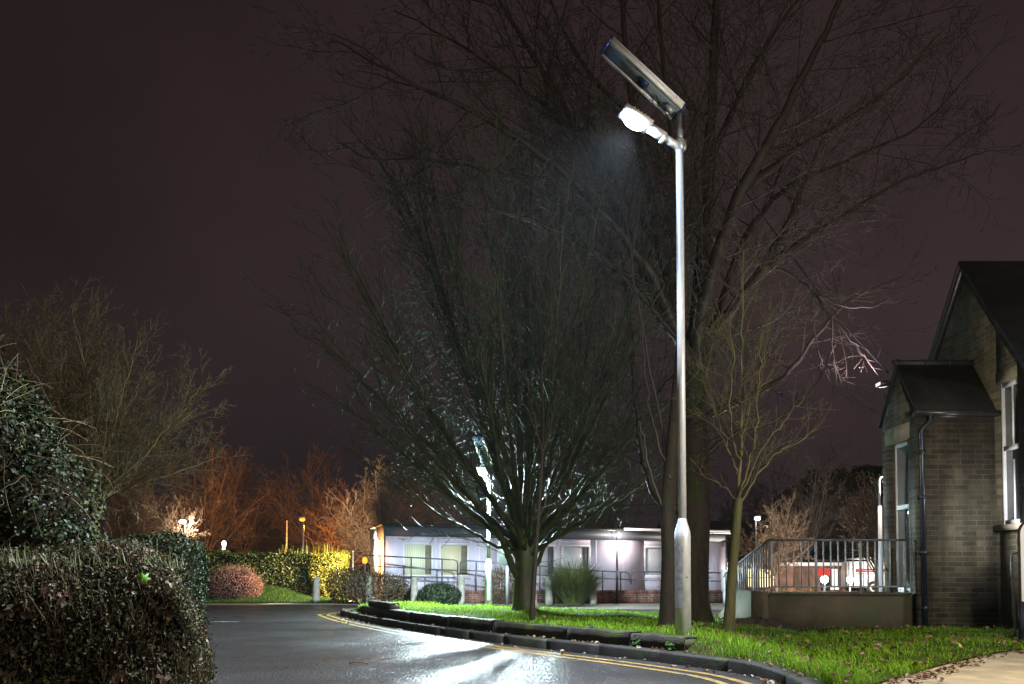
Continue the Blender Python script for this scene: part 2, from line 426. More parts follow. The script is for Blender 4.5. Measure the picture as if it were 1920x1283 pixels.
# wet asphalt: fine stones, dark, with wetter and drier areas
def road_material():
    m, nt, out = nodes('asphalt_wet')
    tc = N(nt, 'ShaderNodeTexCoord')
    b = N(nt, 'ShaderNodeBsdfPrincipled')
    vo = N(nt, 'ShaderNodeTexVoronoi', i_Scale=42.0); nt.links.new(tc.outputs['Object'], vo.inputs['Vector'])
    nz = N(nt, 'ShaderNodeTexNoise', i_Scale=0.55, i_Detail=6.0, i_Roughness=0.6); nt.links.new(tc.outputs['Object'], nz.inputs['Vector'])
    n2 = N(nt, 'ShaderNodeTexNoise', i_Scale=140.0, i_Detail=3.0); nt.links.new(tc.outputs['Object'], n2.inputs['Vector'])
    mx = N(nt, 'ShaderNodeMix', data_type='RGBA')
    mx.inputs['A'].default_value = (0.010, 0.0095, 0.010, 1); mx.inputs['B'].default_value = (0.034, 0.031, 0.031, 1)
    nt.links.new(n2.outputs['Fac'], mx.inputs['Factor'])
    nt.links.new(mx.outputs['Result'], b.inputs['Base Color'])
    rr = N(nt, 'ShaderNodeMapRange'); rr.inputs[1].default_value = 0.35; rr.inputs[2].default_value = 0.65
    rr.inputs[3].default_value = 0.26; rr.inputs[4].default_value = 0.44
    nt.links.new(nz.outputs['Fac'], rr.inputs[0]); nt.links.new(rr.outputs[0], b.inputs['Roughness'])
    b.inputs['Specular IOR Level'].default_value = 0.5
    bp = N(nt, 'ShaderNodeBump', i_Strength=1.0, i_Distance=0.008)
    nt.links.new(vo.outputs['Distance'], bp.inputs['Height'])
    bp2 = N(nt, 'ShaderNodeBump', i_Strength=0.3, i_Distance=0.03)
    n5 = N(nt, 'ShaderNodeTexNoise', i_Scale=7.0, i_Detail=3.0); nt.links.new(tc.outputs['Object'], n5.inputs['Vector'])
    nt.links.new(n5.outputs['Fac'], bp2.inputs['Height']); nt.links.new(bp.outputs[0], bp2.inputs['Normal'])
    nt.links.new(bp2.outputs[0], b.inputs['Normal'])
    nt.links.new(b.outputs[0], out.inputs[0])
    return m
M['road'] = road_material()

M['grass'] = leaf_mat('grass', (0.076, 0.18, 0.004), (0.165, 0.30, 0.010), rough=0.6, trans=0.3, cc=(0.20, 0.20, 0.03), spec=0.15)
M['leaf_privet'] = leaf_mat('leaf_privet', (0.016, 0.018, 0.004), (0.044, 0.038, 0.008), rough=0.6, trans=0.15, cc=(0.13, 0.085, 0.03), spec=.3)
M['leaf_brown'] = leaf_mat('leaf_brown', (0.07, 0.036, 0.02), (0.13, 0.075, 0.04), rough=0.6, trans=0.2)
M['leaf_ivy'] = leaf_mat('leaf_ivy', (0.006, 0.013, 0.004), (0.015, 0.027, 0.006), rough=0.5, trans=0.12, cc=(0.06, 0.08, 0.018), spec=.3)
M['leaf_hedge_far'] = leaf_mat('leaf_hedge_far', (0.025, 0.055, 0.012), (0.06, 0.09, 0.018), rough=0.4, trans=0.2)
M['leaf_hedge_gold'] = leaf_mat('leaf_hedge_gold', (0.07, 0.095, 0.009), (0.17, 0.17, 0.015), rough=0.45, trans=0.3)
M['leaf_red'] = leaf_mat('leaf_red', (0.20, 0.075, 0.075), (0.33, 0.16, 0.13), rough=0.6, trans=0.25, cc=(0.2, 0.16, 0.09))
M['leaf_dark'] = leaf_mat('leaf_dark', (0.012, 0.028, 0.01), (0.03, 0.05, 0.018), rough=0.5, trans=0.1)
M['leaf_scrub'] = leaf_mat('leaf_scrub', (0.05, 0.06, 0.02), (0.13, 0.07, 0.035), rough=0.55, trans=0.2)
M['leaf_bright'] = leaf_mat('leaf_bright', (0.12, 0.30, 0.02), (0.12, 0.30, 0.02), rough=0.45, trans=0.35)
M['leaf_yellow'] = leaf_mat('leaf_yellow', (0.42, 0.42, 0.10), (0.42, 0.42, 0.10), rough=0.5, trans=0.3)
M['leaf_fallen'] = leaf_mat('leaf_fallen', (0.085, 0.04, 0.026), (0.17, 0.09, 0.05), rough=0.5, trans=0.2, cc=(0.2, 0.17, 0.05))
M['pampas'] = leaf_mat('pampas', (0.06, 0.085, 0.02), (0.17, 0.17, 0.05), rough=0.5, trans=0.25)
M['leaf_weed'] = leaf_mat('leaf_weed', (0.02, 0.06, 0.01), (0.045, 0.10, 0.02), rough=0.65, trans=0.25, spec=.15)
M['straw'] = leaf_mat('straw', (0.20, 0.15, 0.07), (0.30, 0.24, 0.12), rough=0.7, trans=0.2)
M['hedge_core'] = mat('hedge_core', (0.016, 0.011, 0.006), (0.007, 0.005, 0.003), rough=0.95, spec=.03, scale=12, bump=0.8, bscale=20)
M['stem'] = mat('stem', (0.07, 0.048, 0.024), (0.032, 0.023, 0.012), rough=0.8, spec=.2, scale=8)
M['stem_green'] = mat('stem_green', (0.10, 0.11, 0.035), (0.055, 0.065, 0.02), rough=0.5, scale=8)

M['e_lamp'] = emit('e_lamp', (0.86, 0.94, 1.0), 60.0)
M['e_lamp_back'] = emit('e_lamp_back', (0.82, 1.0, 0.95), 60.0)
M['e_white'] = emit('e_white', (1.0, 0.93, 0.82), 22.0)
M['e_orange'] = emit('e_orange', (1.0, 0.33, 0.035), 2.6)
M['e_warm'] = emit('e_warm', (1.0, 0.80, 0.46), 2.4)
M['e_pale'] = emit('e_pale', (1.0, 0.93, 0.84), 1.3)
M['e_red'] = emit('e_red', (1.0, 0.10, 0.07), 0.8)

# ------------------------------------------------------------------ lights
def point(name, loc, col, power, size=0.06, parent=None):
    d = bpy.data.lights.new(name, 'POINT'); d.color = col; d.energy = power; d.shadow_soft_size = size
    o = bpy.data.objects.new(name, d); o.location = loc; COL.objects.link(o)
    if parent: o.parent = parent
    return o

def spot(name, loc, target, col, power, ang, blend=0.6, size=0.08):
    from mathutils import Vector
    d = bpy.data.lights.new(name, 'SPOT'); d.color = col; d.energy = power; d.shadow_soft_size = size
    d.spot_size = radians(ang); d.spot_blend = blend
    o = bpy.data.objects.new(name, d); o.location = loc
    v = Vector(target) - Vector(loc)
    o.rotation_euler = v.to_track_quat('-Z', 'Y').to_euler()
    COL.objects.link(o)
    return o

# ------------------------------------------------------------------ world: overcast night sky, warm glow behind the viewer added as front fill
w = bpy.data.worlds.new('World'); scene.world = w; w.use_nodes = True
nt = w.node_tree
for n in list(nt.nodes): nt.nodes.remove(n)
wo = N(nt, 'ShaderNodeOutputWorld'); bg = N(nt, 'ShaderNodeBackground')
nt.links.new(bg.outputs[0], wo.inputs[0])
tc = N(nt, 'ShaderNodeTexCoord'); sp = N(nt, 'ShaderNodeSeparateXYZ'); nt.links.new(tc.outputs['Generated'], sp.inputs[0])
rz = N(nt, 'ShaderNodeValToRGB')
rz.color_ramp.elements[0].position = 0.0; rz.color_ramp.elements[0].color = (0.0155, 0.0108, 0.0128, 1)
rz.color_ramp.elements[1].position = 0.7; rz.color_ramp.elements[1].color = (0.0205, 0.0124, 0.0128, 1)
e = rz.color_ramp.elements.new(0.3); e.color = (0.0275, 0.0172, 0.0182, 1)
nt.links.new(sp.outputs[2], rz.inputs[0])
cn = N(nt, 'ShaderNodeTexNoise', i_Scale=2.3, i_Detail=5.0, i_Roughness=0.55); nt.links.new(tc.outputs['Generated'], cn.inputs['Vector'])
cr = N(nt, 'ShaderNodeMapRange'); cr.inputs[1].default_value = 0.3; cr.inputs[2].default_value = 0.7; cr.inputs[3].default_value = 0.74; cr.inputs[4].default_value = 1.26
nt.links.new(cn.outputs['Fac'], cr.inputs[0])
xr = N(nt, 'ShaderNodeMapRange'); xr.inputs[1].default_value = -0.6; xr.inputs[2].default_value = 0.3; xr.inputs[3].default_value = 0.62; xr.inputs[4].default_value = 1.12
nt.links.new(sp.outputs[0], xr.inputs[0])
mm = N(nt, 'ShaderNodeMath', operation='MULTIPLY'); nt.links.new(cr.outputs[0], mm.inputs[0]); nt.links.new(xr.outputs[0], mm.inputs[1])
sv = N(nt, 'ShaderNodeVectorMath', operation='SCALE'); nt.links.new(rz.outputs[0], sv.inputs[0]); nt.links.new(mm.outputs[0], sv.inputs['Scale'])
br = N(nt, 'ShaderNodeMapRange', interpolation_type='SMOOTHSTEP'); br.inputs[1].default_value = 0.15; br.inputs[2].default_value = -0.9; br.inputs[3].default_value = 0.0; br.inputs[4].default_value = 1.0
nt.links.new(sp.outputs[1], br.inputs[0])
gl = N(nt, 'ShaderNodeVectorMath', operation='SCALE'); gl.inputs[0].default_value = (0.23, 0.185, 0.125)
nt.links.new(br.outputs[0], gl.inputs['Scale'])
ad = N(nt, 'ShaderNodeVectorMath', operation='ADD'); nt.links.new(sv.outputs[0], ad.inputs[0]); nt.links.new(gl.outputs[0], ad.inputs[1])
nt.links.new(ad.outputs[0], bg.inputs[0]); bg.inputs[1].default_value = 1.2

# ------------------------------------------------------------------ ground, road, kerb, lawn
kerb_px = [(640, 1152), (647, 1156), (672, 1163), (709, 1171), (799, 1187), (916, 1204), (1053, 1221), (1192, 1237), (1300, 1251), (1398, 1266), (1480, 1287), (1545, 1315)]
kc = [G(a, b, 0.0)[:2] for a, b in kerb_px]
# the far end turns round the tip of the lawn
tip = [(kc[0][0] + 1.6, kc[0][1] + 2.2), (kc[0][0] + 0.35, kc[0][1] + 0.9)]
kcurve = catmull([(p[0], p[1], 0) for p in tip + kc], 6)

def offset(curve, d):
    out = []
    n = len(curve)
    for i in range(n):
        a = curve[max(i - 1, 0)]; b = curve[min(i + 1, n - 1)]
        tx, ty = b[0] - a[0], b[1] - a[1]; L = sqrt(tx * tx + ty * ty) or 1
        out.append((curve[i][0] - ty / L * d, curve[i][1] + tx / L * d))
    return out

def struct(o):
    o['kind'] = 'structure'; return o

gm = MB(); gm.add([(-400, -60, -0.012), (400, -60, -0.012), (400, 600, -0.012), (-400, 600, -0.012)], [(0, 1, 2, 3)])
struct(gm.build('ground', M['earth']))

# road: everything on the left of the kerb
rm = MB()
right = [(p[0], p[1]) for p in kcurve]
vs = []; fs = []
lefts = []
for i, p in enumerate(right):
    vs.append((p[0] + 0.02, p[1], 0.0)); vs.append((-14.0 - 0.0 * i, p[1] * 1.0 if i else p[1], 0.0))
for i in range(len(right) - 1):
    fs.append((2 * i, 2 * i + 1, 2 * i + 3, 2 * i + 2))
rm.add(vs, fs)
yn = right[-1][1]
rm.add([(-14, yn, 0), (right[-1][0] + 0.02, yn, 0), (right[-1][0] + 3, -6, 0), (-14, -6, 0)], [(0, 1, 2, 3)])
yf = right[0][1]
rm.add([(-14, yf, 0), (right[0][0] + 0.02, yf, 0), (right[0][0] + 6.0, 24.2, 0), (-14, 25.2, 0)], [(0, 3, 2, 1)])
struct(rm.build('road', M['road']))

# paved yard in front of and behind the cabin
ym = MB(); ym.add([(-8, 23.0, -0.004), (40, 16.5, -0.004), (40, 70, -0.004), (-8, 70, -0.004)], [(0, 1, 2, 3)])
struct(ym.build('yard_paving', M['paving']))
tm = MB(); tm.add([(-60, 25, -0.007), (-8, 25, -0.007), (-8, 90, -0.007), (-60, 90, -0.007)], [(0, 1, 2, 3)])
struct(tm.build('car_park', M['tarmac_far']))

# kerb
kz = []
for i, p in enumerate(kcurve):
    y = p[1]
    kz.append(0.115 if y > 6.9 else max(0.02, 0.115 - (6.9 - y) * 0.055))
k0 = offset(kcurve, 0.0); k1 = offset(kcurve, -0.02); k2 = offset(kcurve, -0.15)
km = MB()
kd = [0.0]
for a, b in zip(kcurve[:-1], kcurve[1:]): kd.append(kd[-1] + sqrt((a[0] - b[0]) ** 2 + (a[1] - b[1]) ** 2))
def k_at(t):
    t = min(max(t, 0), kd[-1]); i = 0
    while i < len(kd) - 2 and kd[i + 1] < t: i += 1
    f = (t - kd[i]) / ((kd[i + 1] - kd[i]) or 1)
    tx, ty = kcurve[i + 1][0] - kcurve[i][0], kcurve[i + 1][1] - kcurve[i][1]; L = sqrt(tx * tx + ty * ty) or 1
    return (kcurve[i][0] + tx * f, kcurve[i][1] + ty * f, -ty / L, tx / L, kz[i] + (kz[i + 1] - kz[i]) * f)
t0 = 0.0; RK = random.Random(2)
while t0 < kd[-1] - .05:
    t1 = min(t0 + .915, kd[-1]); tops = RK.gauss(0, .002); push = RK.gauss(0, .003)
    vs = []; fs = []; n_ = 5
    for q in range(n_):
        x, y, nx_, ny_, z = k_at(t0 + .003 + (t1 - t0 - .006) * q / (n_ - 1)); z += tops
        for off, zz in ((push, -.05), (push, z - .022), (push + .007, z - .007), (push + .022, z), (.15, z), (.15, -.05)):
            vs.append((x + nx_ * off, y + ny_ * off, zz))
    for q in range(n_ - 1):
        for r_ in range(5): fs.append((6 * q + r_, 6 * q + r_ + 1, 6 * q + 6 + r_ + 1, 6 * q + 6 + r_))
    fs.append(tuple(range(5, -1, -1))); fs.append(tuple(6 * (n_ - 1) + r_ for r_ in range(6)))
    km.add(vs, fs); t0 = t1
struct(km.build('kerb', M['kerb']))

# lawn surface between the kerb / path edge and the yard
path_edge = [G(a, b, 0.09)[:2] for a, b in [(1560, 1296), (1613, 1283), (1709, 1259), (1786, 1237), (1920, 1213)]]
front = [p for p in offset(kcurve, 0.15)]
fz = []
for i, p in enumerate(front):
    fz.append(kz[i] - 0.01)
pe = catmull([(p[0], p[1], 0.08) for p in path_edge] + [(8.2, 10.3, 0.08), (12.0, 12.5, 0.1)], 5)
front = front + [(p[0], p[1]) for p in pe]
fz = fz + [0.07] * len(pe)
nF = len(front)
back = catmull([(front[0][0] + 0.5, front[0][1] + 0.25, 0), (-1.0, 18.6, 0), (1.5, 17.6, 0), (3.4, 17.0, 0), (5.5, 16.6, 0), (9.0, 16.4, 0), (13.0, 16.0, 0)], 12)
def resample(pts, n):
    d = [0]
    for a, b in zip(pts[:-1], pts[1:]): d.append(d[-1] + sqrt((a[0] - b[0]) ** 2 + (a[1] - b[1]) ** 2))
    out = []
    for k in range(n):
        t = d[-1] * k / (n - 1); i = 0
        while i < len(d) - 2 and d[i + 1] < t: i += 1
        f = (t - d[i]) / ((d[i + 1] - d[i]) or 1)
        out.append((pts[i][0] + (pts[i + 1][0] - pts[i][0]) * f, pts[i][1] + (pts[i + 1][1] - pts[i][1]) * f))
    return out
NU, NV = 90, 40
# keep z along
fr3 = [(front[i][0], front[i][1]) for i in range(nF)]
frs = resample(fr3, NU)
bks = resample([(p[0], p[1]) for p in back], NU)
def front_z(x, y):
    best = min(range(nF), key=lambda i: (front[i][0] - x) ** 2 + (front[i][1] - y) ** 2)
    return fz[best]
def slee(x, y):                      # how much the retaining timbers lift the soil here
    if x > 1.95: return max(0.0, 1 - (x - 1.95) / 0.9) * 0.9
    return min(1.0, max(0.0, (x + 3.75) / 0.5))
LAWN = np.zeros((NU, NV, 3))
for i in range(NU):
    z0 = front_z(*frs[i])
    for j in range(NV):
        v = (j / (NV - 1)) ** 1.15
        x = frs[i][0] + (bks[i][0] - frs[i][0]) * v; y = frs[i][1] + (bks[i][1] - frs[i][1]) * v
        dd = sqrt((x - frs[i][0]) ** 2 + (y - frs[i][1]) ** 2)
        lift = 0.145 * slee(x, y) * min(1.0, max(0.0, (dd - 0.10) / 0.1))
        z = z0 + lift + 0.02 * sin(x * 2.1) * cos(y * 1.7) * min(1, dd)
        z = z + (0.07 - z) * max(0.0, min(1.0, (v - 0.45) / 0.55)) ** 1.5 * 1.0
        LAWN[i, j] = (x, y, z)
lf = []
idx = np.arange(NU * NV).reshape(NU, NV)
q = np.stack([idx[:-1, :-1], idx[1:, :-1], idx[1:, 1:], idx[:-1, 1:]], axis=-1).reshape(-1, 4)
struct(np_obj('lawn', LAWN.reshape(-1, 3), q, M['lawn'], smooth=True))
LP = LAWN.reshape(-1, 3)
def lz(x, y):
    d = (LP[:, 0] - x) ** 2 + (LP[:, 1] - y) ** 2
    k = np.argsort(d)[:4]
    wgt = 1 / (d[k] + 1e-4)
    return float((LP[k, 2] * wgt).sum() / wgt.sum())

# path in the right corner
pm = MB()
pts = [(p[0], p[1]) for p in pe]
vs = []; fs = []
for i, p in enumerate(pts):
    vs += [(p[0] - 0.16, p[1] + 0.13, 0.055), (p[0] + 4.0, p[1] - 5.0 + 0.0 * i, 0.045)]
for i in range(len(pts) - 1):
    fs.append((2 * i, 2 * i + 1, 2 * i + 3, 2 * i + 2))
pm.add(vs, fs)
a = pts[0]
pm.add([(a[0] - 0.03, a[1] + 0.02, 0.055), (a[0] + 4.0, a[1] - 5.0, 0.045), (a[0] + 0.2, a[1] - 5.0, 0.02), (kcurve[-1][0] + 0.1, kcurve[-1][1], 0.02)], [(0, 3, 2, 1)])
struct(pm.build('path', M['path']))

# double yellow lines along the kerb
def line_strip(name, d0, d1, s, e, m, z=0.004):
    a = offset(kcurve, -d0)[s:e]; b = offset(kcurve, -d1)[s:e]
    vs = []; fs = []
    for p, q_ in zip(a, b): vs += [(p[0], p[1], z), (q_[0], q_[1], z)]
    for i in range(len(a) - 1): fs.append((2 * i, 2 * i + 1, 2 * i + 3, 2 * i + 2))
    mb = MB(); mb.add(vs, fs)
    return struct(mb.build(name, m))
line_strip('yellow_line', 0.24, 0.315, 8, len(kcurve), M['yellow'])
line_strip('yellow_line', 0.43, 0.505, 8, len(kcurve), M['yellow'])
wl = MB(); a = G(425, 1166, 0.004); b = G(447, 1166, 0.004)
wl.add([(a[0] - 3, a[1] - .05, .004), (b[0], b[1] - .05, .004), (b[0], b[1] + .05, .004), (a[0] - 3, a[1] + .05, .004)], [(0, 1, 2, 3)])
struct(wl.build('white_road_line', M['road_white']))

# ------------------------------------------------------------------ grass blades, leaves
def blades(base, h, wdt, lean, az, name, m, parent=None, curl=0.5):
    """each blade: two quads bent over"""
    n = len(base)
    dx = np.cos(az); dy = np.sin(az)
    sx = -dy; sy = dx
    pts = np.zeros((n, 5, 3), dtype=np.float32)
    for k, (t, ww) in enumerate(((0.0, 1.0), (0.55, 0.8))):
        off = lean * (t ** 1.8) * h
        zz = h * t
        for s, sg in enumerate((-1, 1)):
            pts[:, k * 2 + s, 0] = base[:, 0] + dx * off + sg * sx * wdt * ww * 0.5
            pts[:, k * 2 + s, 1] = base[:, 1] + dy * off + sg * sy * wdt * ww * 0.5
            pts[:, k * 2 + s, 2] = base[:, 2] + zz
    pts[:, 4, 0] = base[:, 0] + dx * lean * h; pts[:, 4, 1] = base[:, 1] + dy * lean * h
    pts[:, 4, 2] = base[:, 2] + h * (1 - 0.35 * np.minimum(lean, 1.5))
    tri = np.array([[0, 1, 3], [0, 3, 2], [2, 3, 4]])
    f = (np.arange(n)[:, None, None] * 5 + tri[None]).reshape(-1, 3)
    return np_obj(name, pts.reshape(-1, 3), f, m, parent)

# scatter over lawn cells, denser near the camera
A = LAWN[:-1, :-1]; B = LAWN[1:, :-1]; C = LAWN[1:, 1:]; D = LAWN[:-1, 1:]
area = np.linalg.norm(np.cross(C - A, D - B), axis=2) * 0.5
dist = np.linalg.norm((A + C)[:, :, :2] / 2, axis=2)
dens = np.clip(90000 / (dist ** 1.75), 300, 4300)
# bare soil near the big trunks and along the landing wall
cx = (A + C)[:, :, 0] / 2; cy = (A + C)[:, :, 1] / 2
BARE = [(3.0, 13.6, 1.3), (3.9, 13.0, 0.9), (0.3, 14.3, 0.5), (1.92, 9.8, 0.35), (1.3, 12.6, 0.7), (2.2, 11.8, 0.7), (4.6, 12.2, 0.6)]
for bx, by, brd in BARE:
    dens = dens * np.clip((np.sqrt((cx - bx) ** 2 + (cy - by) ** 2) / brd) ** 2, 0.12, 1)
under = (cy > 12.35) & (cx > 3.9)
dens[under] = 0
cnt = NR.poisson(dens * area)
ii, jj = np.nonzero(cnt)
rep = np.repeat(np.arange(len(ii)), cnt[ii, jj])
gi, gj = ii[rep], jj[rep]
u = NR.random(len(gi))[:, None]; v = NR.random(len(gi))[:, None]
base = (A[gi, gj] * (1 - u) + B[gi, gj] * u) * (1 - v) + (D[gi, gj] * (1 - u) + C[gi, gj] * u) * v
# patchiness
patch = np.sin(base[:, 0] * 3.1 + 1.3 * np.sin(base[:, 1] * 2.3)) * np.cos(base[:, 1] * 3.7 + base[:, 0])
keep = NR.random(len(base)) < (0.62 + 0.38 * patch)
base = base[keep]; patch = patch[keep]
# nothing grows on the kerb or timbers
kp = np.array([(p[0], p[1]) for p in kcurve])
dk = np.sqrt(((base[:, None, :2] - kp[None]) ** 2).sum(-1)).min(1)
tim = (base[:, 0] < 1.66)
keep = ~((dk < 0.37) & tim)
base = base[keep]; patch = patch[keep]; dk = dk[keep]
n = len(base)
h = (0.034 + 0.045 * NR.random(n) ** 1.6) * (1 + 0.5 * patch)
long = (NR.random(n) < 0.06); h[long] *= 1.7
tuft = (np.hypot(base[:, 0] - 2.15, base[:, 1] - 7.55) < 0.42) | ((np.hypot(base[:, 0] - 1.95, base[:, 1] - 8.25) < 0.45)) | ((dk < 0.42) & (base[:, 0] > 1.9))
h[tuft] *= 1.75
gr = blades(base - np.array([0, 0, 0.01]), h, 0.0022 + 0.0022 * NR.random(n) + 0.00035 * base[:, 1], 0.25 + 0.7 * NR.random(n), NR.random(n) * 2 * pi, 'grass', M['grass'])
tag(gr, 'short bright green grass of the lawn behind the kerb', 'grass', kind='stuff')

def leaf_mesh(c, nrm, size, name, m, parent=None, aspect=0.6, fold=0.25):
    """rhombic folded leaves; c centres, nrm facing, size per leaf"""
    n = len(c)
    nrm = nrm / (np.linalg.norm(nrm, axis=1, keepdims=True) + 1e-9)
    r = NR.normal(size=(n, 3)); t = r - (r * nrm).sum(1, keepdims=True) * nrm
    t /= np.linalg.norm(t, axis=1, keepdims=True) + 1e-9
    s = np.cross(nrm, t)
    sz = np.broadcast_to(np.asarray(size, dtype=float), (n,))[:, None]
    p = np.zeros((n, 6, 3))
    p[:, 0] = c - t * sz * 0.5
    p[:, 1] = c + s * sz * aspect * 0.42 - t * sz * 0.12 + nrm * sz * fold * 0.5
    p[:, 2] = c + s * sz * aspect * 0.36 + t * sz * 0.18 + nrm * sz * fold * 0.4
    p[:, 3] = c + t * sz * 0.5 - nrm * sz * fold * 0.3
    p[:, 4] = c - s * sz * aspect * 0.36 + t * sz * 0.18 + nrm * sz * fold * 0.4
    p[:, 5] = c - s * sz * aspect * 0.42 - t * sz * 0.12 + nrm * sz * fold * 0.5
    q4 = np.array([[0, 1, 2, 3], [0, 3, 4, 5]])
    f = (np.arange(n)[:, None, None] * 6 + q4[None]).reshape(-1, 4)
    return np_obj(name, p.reshape(-1, 3), f, m, parent)

def ico_blob(cx, cy, cz, rx, ry, rz, noise, seed, nu=28, nv=16):
    rs = np.random.default_rng(seed)
    ph = rs.random(6) * 6.28
    vs = []; fs = []
    for j in range(nv + 1):
        th = pi * j / nv
        for i in range(nu):
            a = 2 * pi * i / nu
            k = 1 + noise * (sin(3 * a + ph[0]) * sin(2 * th + ph[1]) + 0.6 * sin(5 * a + ph[2] + 3 * th) + 0.4 * sin(7 * th + ph[3] + 2 * a))
            vs.append((cx + rx * k * sin(th) * cos(a), cy + ry * k * sin(th) * sin(a), cz + rz * k * cos(th)))
    for j in range(nv):
        for i in range(nu):
            i2 = (i + 1) % nu
            fs.append((j * nu + i, (j + 1) * nu + i, (j + 1) * nu + i2, j * nu + i2))
    return vs, fs

def surf_points(v, f, n):
    v = np.array(v); f = np.array(f)
    a, b, c, d = v[f[:, 0]], v[f[:, 1]], v[f[:, 2]], v[f[:, 3]]
    nr = np.cross(c - a, d - b); ar = np.linalg.norm(nr, axis=1) + 1e-9
    k = NR.choice(len(f), n, p=ar / ar.sum())
    uu = NR.random(n)[:, None]; vv = NR.random(n)[:, None]
    pt = (a[k] * (1 - uu) + b[k] * uu) * (1 - vv) + (d[k] * (1 - uu) + c[k] * uu) * vv
    return pt, nr[k] / ar[k][:, None]

# ------------------------------------------------------------------ trees
UP = (0, 0, 1)
def nrm3(d):
    L = sqrt(d[0] ** 2 + d[1] ** 2 + d[2] ** 2) or 1.0
    return (d[0] / L, d[1] / L, d[2] / L)
def perp(d, R):
    while True:
        r = (R.gauss(0, 1), R.gauss(0, 1), R.gauss(0, 1))
        k = r[0] * d[0] + r[1] * d[1] + r[2] * d[2]
        q_ = (r[0] - k * d[0], r[1] - k * d[1], r[2] - k * d[2])
        L = sqrt(q_[0] ** 2 + q_[1] ** 2 + q_[2] ** 2)
        if L > 0.2: return (q_[0] / L, q_[1] / L, q_[2] / L)

def kids(T, pts, rads, L, lev, cfg, R, rmin, side=None):
    """side shoots along a finished branch"""
    if lev + 1 >= len(cfg): return
    c = cfg[lev]; n = len(pts) - 1
    k = int(c['k'] * L + R.random())
    for m_ in range(k):
        t = c['t0'] + (1 - c['t0']) * (m_ + R.random()) / k
        f = min(t * n, n - 1e-6); i = int(f); f -= i
        p = tuple(pts[i][q] + (pts[i + 1][q] - pts[i][q]) * f for q in range(3))
        d = nrm3(tuple(pts[i + 1][q] - pts[i][q] for q in range(3)))
        rr = rads[i] + (rads[i + 1] - rads[i]) * f
        a = radians(R.uniform(*c['ang']))
        s = perp(d, R)
        if side: s = nrm3((s[0] + side[0], s[1] + side[1], s[2] + side[2])); 
        dd = nrm3(tuple(d[q] * cos(a) + s[q] * sin(a) for q in range(3)))
        cl = L * R.uniform(*c['ratio']) * (1.0 - 0.45 * t)
        if 'lmax' in c: cl = min(cl, c['lmax'] * R.uniform(0.6, 1))
        grow(T, p, dd, cl, max(rmin, min(rr * 0.6, 0.0025 + cfg[0].get('b', 0.008) * cl)), lev + 1, cfg, R, rmin)

def grow(T, p, d, L, r, lev, cfg, R, rmin):
    c = cfg[lev]; n = c['n']; st = L / n
    pts = [p]; rads = [r]
    b = perp(d, R); cv = R.uniform(0, c.get('curve', 0.05))
    for i in range(n):
        w_ = c['wob']
        d = nrm3((d[0] + b[0] * cv + R.gauss(0, w_), d[1] + b[1] * cv + R.gauss(0, w_), d[2] + b[2] * cv + R.gauss(0, w_) + c['trop'] * (1 if i > 0 else 0)))
        p = (p[0] + d[0] * st, p[1] + d[1] * st, p[2] + d[2] * st)
        pts.append(p); rads.append(max(rmin * 0.7, r * (1 - 0.72 * (i + 1) / n)))
    T.tube(pts, rads, 6 if r > 0.05 else (4 if r > 0.015 else 3), cap=False)
    kids(T, pts, rads, L, lev, cfg, R, rmin)

def limb(T, pix, r0, r1, cfg, R, rmin, lev=0, sides=8, world=False):
    pts = catmull([q if world else P(*q) for q in pix], 5)
    n = len(pts)
    pts = [(p[0] + R.gauss(0, .012), p[1] + R.gauss(0, .012), p[2] + R.gauss(0, .012)) for p in pts]
    rads = [r0 + (r1 - r0) * (i / (n - 1)) ** 0.8 for i in range(n)]
    T.tube(pts, rads, sides, cap=False)
    L = sum(sqrt(sum((a - b) ** 2 for a, b in zip(p, q_))) for p, q_ in zip(pts[:-1], pts[1:]))
    kids(T, pts, rads, L, lev, cfg, R, rmin)
    return pts

def local(mb, o):
    mb.v = [(x - o[0], y - o[1], z - o[2]) for x, y, z in mb.v]
    return mb

def trunk_mesh(pts, rads, flare, R, sides=16):
    """trunk with root flare and shallow ribs"""
    mb = MB(); pts = catmull(pts, 6)
    n = len(pts)
    vs = []; fs = []
    z0 = pts[0][2]
    for i, p in enumerate(pts):
        t = i / (n - 1) * (len(rads) - 1); k = min(int(t), len(rads) - 2); r = rads[k] + (rads[k + 1] - rads[k]) * (t - k)
        hh = p[2] - z0
        fl = flare * math.exp(-hh / 0.22)
        for s in range(sides):
            a = 2 * pi * s / sides
            rr = r * (1 + 0.05 * sin(3 * a + hh * 1.1) + 0.035 * sin(5 * a - hh * 2)) + fl * (0.55 + 0.45 * sin(4 * a + 0.7))
            vs.append((p[0] + rr * cos(a), p[1] + rr * sin(a), p[2]))
    for i in range(n - 1):
        for s in range(sides):
            s2 = (s + 1) % sides
            fs.append((i * sides + s, i * sides + s2, (i + 1) * sides + s2, (i + 1) * sides + s))
    mb.add(vs, fs)
    return mb

